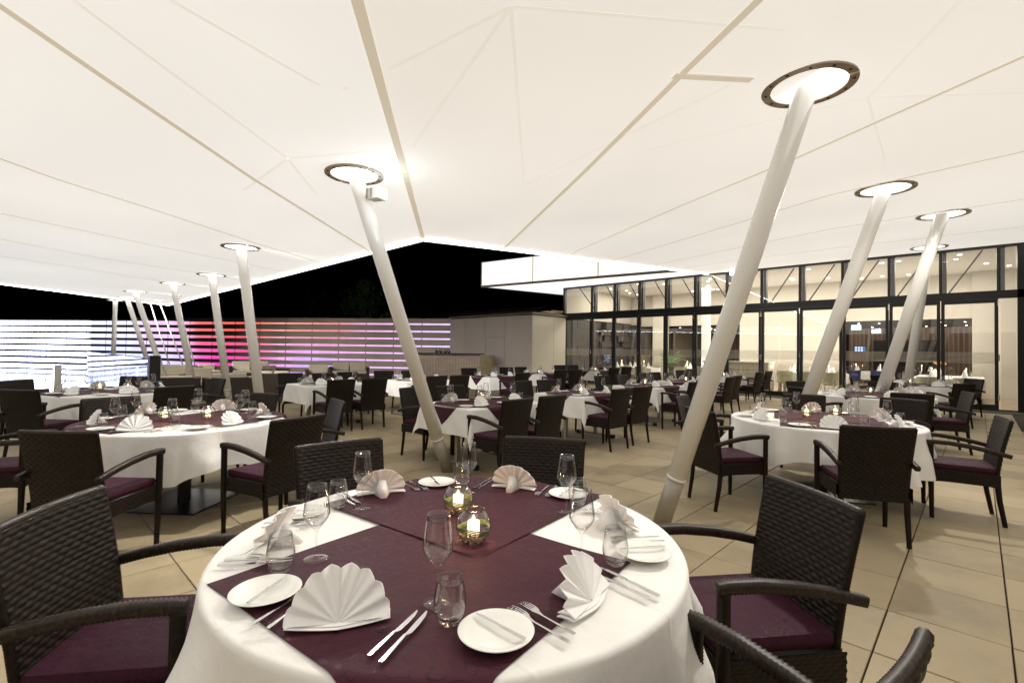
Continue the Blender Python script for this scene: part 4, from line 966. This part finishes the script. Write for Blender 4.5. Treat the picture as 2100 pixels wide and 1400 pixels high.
def napkin_mesh(seed, open_=1.0):
    rn = random.Random(seed); mb = MB(); K = 8; m_ = 6; n = K*m_
    Rf = 0.122; off = [rn.uniform(-0.003, 0.003) for _ in range(K+1)]; rad_ = [rn.uniform(0.97, 1.03) for _ in range(K+1)]
    def f(u, v, back=0):
        a = R(4)+(PI-R(8))*u; k = u*K; ph = k-math.floor(k); i = min(int(k), K-1)
        zig = 0.010*(1-abs(2*ph-1)*2)*(1 if True else -1); q = 0.05+0.95*v
        sc = 1-0.035*abs(2*ph-1)**2; rr = Rf*sc*(rad_[i]*(1-ph)+rad_[i+1]*ph)*(1+0.05*sin(a)**2)*q
        x = -cos(a)*rr; z = sin(a)*rr; y = (zig+off[i]*(1-ph)+off[i+1]*ph)*(q**0.8)+z*0.50+0.0028*back
        return (x*open_, y, z*0.90+0.006)
    mb.grid(lambda u, v: f(u, v), n, 6); mb.grid(lambda u, v: f(u, v, 1), n, 6, flip=True)
    # rolled outer hem closes the two layers
    hem = [f(i/n, 1, 0.5) for i in range(n+1)]; mb.tube(hem, 0.0019, 5)
    for k, (w_, y0, y1, z, t) in enumerate(((0.120, -0.020, 0.026, 0.0, 0.0022), (0.108, -0.012, 0.030, 0.0036, 0.0022))):
        def g(u, v, up=0): 
            x = (2*u-1)*w_; return (x*open_, y0+0.022*(abs(2*u-1)**1.5)+(y1-y0)*v, z+0.003*abs(2*u-1)+(t if up else 0)+0.002*sin(PI*v))
        mb.grid(lambda u, v: g(u, v, 1), 8, 3); mb.grid(lambda u, v: g(u, v, 0), 8, 3, flip=True)
        rim_ = [g(i/8, 0, 0.5) for i in range(9)]; mb.tube([(x, y, zz-t*0.5) for x, y, zz in rim_], t*0.6, 5)
    mb.add([(-0.035, 0.045, 0.004), (0.035, 0.045, 0.004), (0.012, 0.120, 0.003), (-0.012, 0.120, 0.003), (-0.016, 0.058, 0.070), (0.016, 0.058, 0.070)], [(0, 1, 5, 4), (1, 2, 5), (3, 0, 4), (2, 3, 4, 5), (3, 2, 1, 0)])
    return mb.mesh('napkin', 'napkin', True)
nap = [napkin_mesh(1), napkin_mesh(2, 0.92), napkin_mesh(5, 0.97), napkin_mesh(9, 1.04), napkin_mesh(12, 0.88)]
# candle bowl
gb_me = MB().lathe([(0.001, 0.002), (0.028, 0.001), (0.034, 0.004), (0.052, 0.022), (0.0625, 0.052), (0.062, 0.072), (0.052, 0.098), (0.040, 0.112), (0.037, 0.116), (0.0385, 0.119), (0.0372, 0.1195), (0.035, 0.115), (0.038, 0.111), (0.050, 0.097), (0.0605, 0.071), (0.0608, 0.053), (0.050, 0.023), (0.030, 0.007), (0.001, 0.006)], 36).mesh('glass_bowl', 'wine_glass_mat', True)
pb = MB(); rn = random.Random(8)
for i in range(190):
    a, r_ = rn.uniform(0, 6.28), 0.050*math.sqrt(rn.random()); s = rn.uniform(0.003, 0.006); z = 0.010+rn.uniform(0, 0.026); c = (r_*cos(a), r_*sin(a))
    pb.add([(c[0]-s, c[1], z), (c[0]+s, c[1], z), (c[0], c[1]-s, z), (c[0], c[1]+s, z), (c[0], c[1], z-s), (c[0], c[1], z+s*0.8)], [(0, 2, 5), (2, 1, 5), (1, 3, 5), (3, 0, 5), (2, 0, 4), (1, 2, 4), (3, 1, 4), (0, 3, 4)])
pb_me = pb.mesh('pebbles', 'gravel')
gb2 = MB()
for k in range(4):
    gb2.tube([(0.0575*cos(t+k), 0.0575*sin(t+k), 0.046+0.004*k+0.006*sin(t*2+k*1.7)) for t in [2*PI*i/24 for i in range(25)]], 0.0022, 5, False)
gr_me = gb2.mesh('grass_band', 'grass_band', True)
ca_me = MB().lathe([(0.0205, 0.022), (0.021, 0.024), (0.021, 0.074), (0.019, 0.077), (0.004, 0.071), (0.001, 0.071)], 20).mesh('candle', 'wax', True)
fl_me = MB().lathe([(0.001, 0.072), (0.0050, 0.078), (0.0058, 0.083), (0.003, 0.091), (0.0008, 0.097)], 10).mesh('flame', 'flame', True)
def bowl(x, y, z, lab, light):
    t = thing('candle_bowl', lab, 'candle bowl', (x, y, z), random.uniform(0, 6), 'glass candle bowls')
    link('glass_bowl', gb_me, t); stuff(link('pebbles', pb_me, t)); link('grass_band', gr_me, t); c = link('candle', ca_me, t); link('flame', fl_me, c)
    if light:
        l = bpy.data.lights.new('candle_light', 'POINT'); l.energy = 0.9; l.color = (1.0, 0.52, 0.22); l.shadow_soft_size = 0.012
        o = bpy.data.objects.new('candle_light', l); COL.objects.link(o); o.location = (x, y, z+0.128)
    return t
ITEMS = []
def put(me, name, x, y, z, rz, lab, cat, grp, tilt=None):
    o = link(name, me, None, (x, y, z), rz)
    if tilt: o.rotation_euler = (tilt[0], tilt[1], rz)
    return tag(o, lab, cat, grp)
jr = random.Random(21)
def setting(cx, cy_, edge, out, tscale, z, where, full, tang=0.0):
    """a place setting; out = outward angle, edge = distance of the table edge from (cx, cy_) along out"""
    ox, oy = cos(out), sin(out); rx, ry = -oy, ox   # right hand side as seen by the sitter
    def pos(r, t):
        r = edge-(0.81-r); j = 0.006; r += jr.uniform(-j, j); t = t*tscale+tang+jr.uniform(-j, j); return cx+ox*r+rx*t, cy_+oy*r+ry*t
    inw = out+PI-PI/2+0.0
    q = jr.uniform(-0.32, 0.32)
    if where.startswith('near place of the front'): q = R(34)
    x, y = pos(0.655, 0.0); put(nap[jr.randrange(5)], 'napkin', x, y, z, out+PI/2+q, 'white fan folded napkin at the %s' % where, 'napkin', 'fan folded napkins')
    x, y = pos(0.47, 0.17); put(wine_me, 'wine_glass', x, y, z, 0, 'stemmed wine glass at the %s' % where, 'wine glass', 'wine glasses')
    x, y = pos(0.545, 0.245); put(tumb_me, 'water_tumbler', x, y, z, 0, 'stemless water tumbler at the %s' % where, 'tumbler', 'water tumblers')
    x, y = pos(0.61, -0.285); put(plate_me, 'bread_plate', x, y, z, 0, 'small white bread plate at the %s' % where, 'plate', 'bread plates')
    if full >= 1:
        b = jr.uniform(-0.3, 0.3); put(bread_me, 'butter_knife', x+0.01*rx, y+0.01*ry, z+0.0165, inw+b, 'butter knife at the %s' % where, 'knife', 'butter knives')
        for k, (t, me) in enumerate(((0.145, knife2_me), (0.178, knife_me))):
            x, y = pos(0.64, t); put(me, 'table_knife', x, y, z+0.001, inw+jr.uniform(-0.06, 0.06), '%s table knife at the %s' % (('inner', 'outer')[k], where), 'knife', 'table knives')
        for k, (t, me) in enumerate(((-0.150, fork2_me), (-0.190, fork_me))):
            x, y = pos(0.635, t); put(me, 'table_fork', x, y, z+0.001, inw+jr.uniform(-0.08, 0.08), '%s table fork at the %s' % (('inner', 'outer')[k], where), 'fork', 'table forks')
# ------------------------------------------------------------------ chairs and tables
CAMR = Vector((AX.x, AX.y)).normalized(); CAMF = Vector((_f.x, _f.y)).normalized()
def clock(dx, dy):
    v_ = Vector((dx, dy)); a = math.degrees(math.atan2(v_.dot(CAMR), -v_.dot(CAMF))) % 360   # 0 = nearest the camera, 90 = right
    return a
NAMES = [(0, 'near'), (45, 'near right'), (90, 'right'), (135, 'far right'), (180, 'far'), (225, 'far left'), (270, 'left'), (315, 'near left')]
def names(angs):
    out = [None]*len(angs); used = set()
    for i in sorted(range(len(angs)), key=lambda i: min(abs((angs[i]-a+180) % 360-180) for a, _ in NAMES)):
        for a, n in sorted(NAMES, key=lambda q: abs((angs[i]-q[0]+180) % 360-180)):
            if n not in used: used.add(n); out[i] = n; break
    return out
first = [None]
def place_chair(x, y, deg, lab):
    rz = R(deg)-PI/2
    if first[0] is None:
        t = make_chair(); first[0] = t; t.location = (x, y, 0); t.rotation_euler = (0, 0, rz); t['label'] = lab; t['group'] = 'dark wicker armchairs'; return
    copy_tree(first[0], (x, y, 0), rz, lab, 'dark wicker armchairs')
TZ = 0.757
def round_table(name, cx, cy_, Rr, chairs, seat0, ov, bowls, full, seed, brot=0.3, half=None, nset=6):
    t = thing('round_table', '%s, white clothed and set for six' % name, 'table', (cx, cy_, 0), brot)
    obj('tabletop', MB().lathe([(0.001, 0.715), (Rr-0.03, 0.715), (Rr-0.03, 0.752), (0.001, 0.752)], 48), 'black', t)
    obj('column', MB().lathe([(0.055, 0.012), (0.055, 0.715)], 20), 'dark_plate', t, True)
    obj('base_plate', MB().box(-0.36, 0.36, -0.36, 0.36, 0.0, 0.012), 'dark_plate', t)
    c = obj('tablecloth', round_cloth(Rr, half or Rr+0.30, R(8), seed), 'linen', None, True, (cx, cy_, 0)); tag(c, 'white linen cloth draped over the %s' % name, 'tablecloth', 'white tablecloths')
    for k, (ox, oy, sd, rt) in enumerate(ov):
        o = obj('overlay_cloth', overlay_round(Rr, ox, oy, sd, R(rt), seed, 0.004+0.0045*k), 'plum', None, True, (cx, cy_, 0))
        tag(o, '%s plum jacquard square laid over the cloth of the %s' % (('lower', 'upper')[k], name), 'overlay cloth', 'plum overlay cloths')
    z0 = TZ+0.0105
    for n, (x, y, d) in zip(names([clock(c_[0]-cx, c_[1]-cy_) for c_ in chairs]), chairs):
        place_chair(x, y, d, 'dark wicker armchair with plum cushion, %s side of the %s' % (n, name))
    angs = [seat0+360*i/nset for i in range(nset)]
    for n, a in zip(names([clock(cos(R(a)), sin(R(a))) for a in angs]), angs):
        setting(cx, cy_, Rr, R(a), 1.0, z0, '%s place of the %s' % (n, name), full)
    for k, (x, y) in enumerate(bowls):
        bowl(x, y, TZ+0.0105, '%s glass candle bowl with grass band on the %s' % (('lone',) if len(bowls) == 1 else ('left', 'right'))[k] + '' if False else ('%s glass candle bowl with burning candle on the %s' % ('single' if len(bowls) == 1 else ('farther', 'nearer')[k], name)), full >= 1)
def rect_table(name, cx, cy_, chairs, full, seed, hx=0.48, hy=0.62, D=0.86, bowlp=None):
    t = thing('long_table', '%s, white clothed with plum overlay' % name, 'table', (cx, cy_, 0))
    obj('tabletop', MB().box(-hx+0.01, hx-0.01, -hy+0.01, hy-0.01, 0.72, 0.752), 'brushed_steel', t)
    for s_ in (-1, 1):
        obj('leg', MB().box(-0.025, 0.025, s_*(hy-0.2)-0.025, s_*(hy-0.2)+0.025, 0.05, 0.72), 'brushed_steel', t)
        obj('foot_bar', MB().bar((-0.33, s_*(hy-0.2), 0.035), (0.33, s_*(hy-0.2), 0.035), 0.04, 0.03), 'brushed_steel', t)
        for q in (-1, 1): obj('foot_cap', MB().box(q*0.35-0.03, q*0.35+0.03, s_*(hy-0.2)-0.03, s_*(hy-0.2)+0.03, 0, 0.06), 'black', t)
    c = obj('tablecloth', rect_cloth(hx, hy, 0.34, seed), 'linen', None, True, (cx, cy_, 0)); tag(c, 'white linen cloth with hanging corners on the %s' % name, 'tablecloth', 'white tablecloths')
    o = obj('overlay_cloth', rect_overlay(hx, hy, D, seed), 'plum', None, True, (cx, cy_, 0)); tag(o, 'plum square laid cornerwise on the %s' % name, 'overlay cloth', 'plum overlay cloths')
    nm = {}
    for x, y, d in chairs:
        side = 'left' if x < cx else 'right'; same = sorted([c_[1] for c_ in chairs if (c_[0] < cx) == (x < cx)]); k = same.index(y)
        w_ = 'only' if len(same) == 1 else ('near', 'far')[k] if len(same) == 2 else ('near', 'middle', 'far')[k]
        place_chair(x, y, d, 'dark wicker armchair, %s one on the %s side of the %s' % (w_, side, name))
    for sx, sn in ((-1, 'left'), (1, 'right')):
        for sy, yn in ((-1, 'near'), (1, 'far')):
            setting(cx, cy_+sy*0.31, hx, 0 if sx > 0 else PI, 0.72, TZ+0.006, '%s %s place of the %s' % (yn, sn, name), full)
    bowl(*(bowlp or (cx+0.12, cy_)), TZ+0.006, 'glass candle bowl with burning candle on the %s' % name, full >= 1)

OV = [(0.188, -0.257, 0.91, 6.8), (-0.277, 0.298, 0.90, 6.8)]
round_table('front round table', -1.406, 1.177, 0.81, [(-0.514, 2.184, 232), (-2.204, 0.148, 52), (-0.175, 1.04, 168), (-2.60, 1.33, 352), (-1.913, 2.27, 303)], -66, OV, [(-1.567, 1.316), (-1.292, 1.158)], 2, 5)
OV2 = [(-0.10, -0.38, 0.95, 25), (0.06, 0.34, 0.95, 25)]
round_table('left round table', -5.353, 1.169, 0.84, [(-4.17, 0.26, 133), (-3.86, 1.57, 197), (-4.77, 2.32, 259), (-6.03, 2.0, 304), (-6.38, 0.757, 13), (-5.8, -0.25, 68)], -42, OV2, [(-5.39, 1.01), (-5.213, 1.312)], 1, 9, 0.7)
round_table('far left round table', -9.25, 1.08, 0.80, [(-8.15, 0.13, 130), (-10.2, 0.11, 41), (-7.77, 1.54, 198), (-10.51, 1.48, 309), (-9.19, 2.41, 278)], -50, OV2, [(-9.56, 0.966), (-9.261, 1.263)], 0, 3, 0.7)
round_table('right round table', -1.2, 6.0, 0.87, [(-0.574, 4.652, 118), (-1.91, 4.66, 55), (0.115, 6.139, 190), (-1.69, 7.43, 284), (-0.69, 7.76, 254), (-2.62, 5.85, 8)], -70, [(0.16, -0.25, 0.95, 15), (-0.05, 0.32, 0.95, 15)], [(-1.342, 6.023), (-1.139, 6.371)], 1, 14, 0.5)
round_table('second right round table', -1.35, 10.45, 0.87, [(-2.59, 10.92, 332), (-2.08, 8.99, 50), (-0.7, 9.13, 104), (-0.149, 10.08, 198), (-1.4, 12.38, 272)], -60, [(0.1, -0.3, 0.95, 15), (-0.05, 0.3, 0.95, 15)], [(-1.394, 10.773)], 0, 21, 0.5)
round_table('farthest right round table', -1.0, 15.1, 0.87, [(-2.27, 14.76, 10), (-1.9, 16.5, 305), (-0.23, 13.33, 140), (-0.1, 16.4, 225)], -60, [(0.1, -0.3, 0.95, 15), (-0.05, 0.3, 0.95, 15)], [(-1.2, 15.4)], 0, 27, 0.5)
rect_table('first middle row table', -4.72, 4.36, [(-5.70, 3.98, 6), (-5.64, 4.58, 353), (-3.75, 3.96, 180), (-3.78, 4.61, 179)], 1, 2, bowlp=(-4.523, 4.177))
rect_table('second middle row table', -4.78, 6.66, [(-5.80, 6.33, 356), (-5.78, 6.99, 355), (-3.83, 6.29, 177), (-3.85, 6.96, 176)], 1, 7, bowlp=(-4.64, 6.45))
rect_table('third middle row table', -4.95, 9.3, [(-6.05, 9.26, 349), (-5.95, 9.95, 0), (-3.85, 8.89, 179), (-3.85, 9.6, 180)], 0, 4, bowlp=(-5.1, 9.4))
rect_table('fourth middle row table', -5.2, 11.7, [(-6.23, 11.46, 358), (-6.29, 12.19, 352), (-4.1, 11.40, 177), (-4.28, 12.38, 177)], 0, 12, bowlp=(-5.06, 11.3))
rect_table('fifth middle row table', -5.65, 15.1, [(-6.57, 14.41, 345), (-6.8, 15.67, 345), (-4.71, 15.46, 173), (-4.74, 16.45, 173)], 0, 15, bowlp=(-5.44, 14.75))
rect_table('first back row table', -9.05, 4.33, [(-10.33, 4.10, 352), (-10.05, 4.68, 5), (-10.2, 5.30, 0), (-7.94, 3.99, 178), (-7.92, 4.62, 179)], 0, 6, D=0.6)
rect_table('second back row table', -9.1, 6.42, [(-10.37, 6.33, 350), (-10.21, 6.96, 8), (-8.01, 6.09, 176), (-7.96, 6.65, 175)], 0, 8, D=0.6)
rect_table('third back row table', -9.35, 9.05, [(-10.70, 9.34, 344), (-8.07, 8.73, 179)], 0, 10, bowlp=(-9.268, 8.949))
rect_table('fourth back row table', -9.65, 11.3, [(-10.77, 10.97, 344), (-10.79, 11.68, 349), (-8.63, 10.96, 170), (-8.61, 11.68, 172)], 0, 13, bowlp=(-9.484, 11.04))
rect_table('fifth back row table', -10.1, 14.8, [(-11.51, 14.65, 340), (-11.46, 15.40, 339), (-8.95, 14.30, 167), (-9.25, 15.63, 167)], 0, 16, bowlp=(-9.75, 14.4))
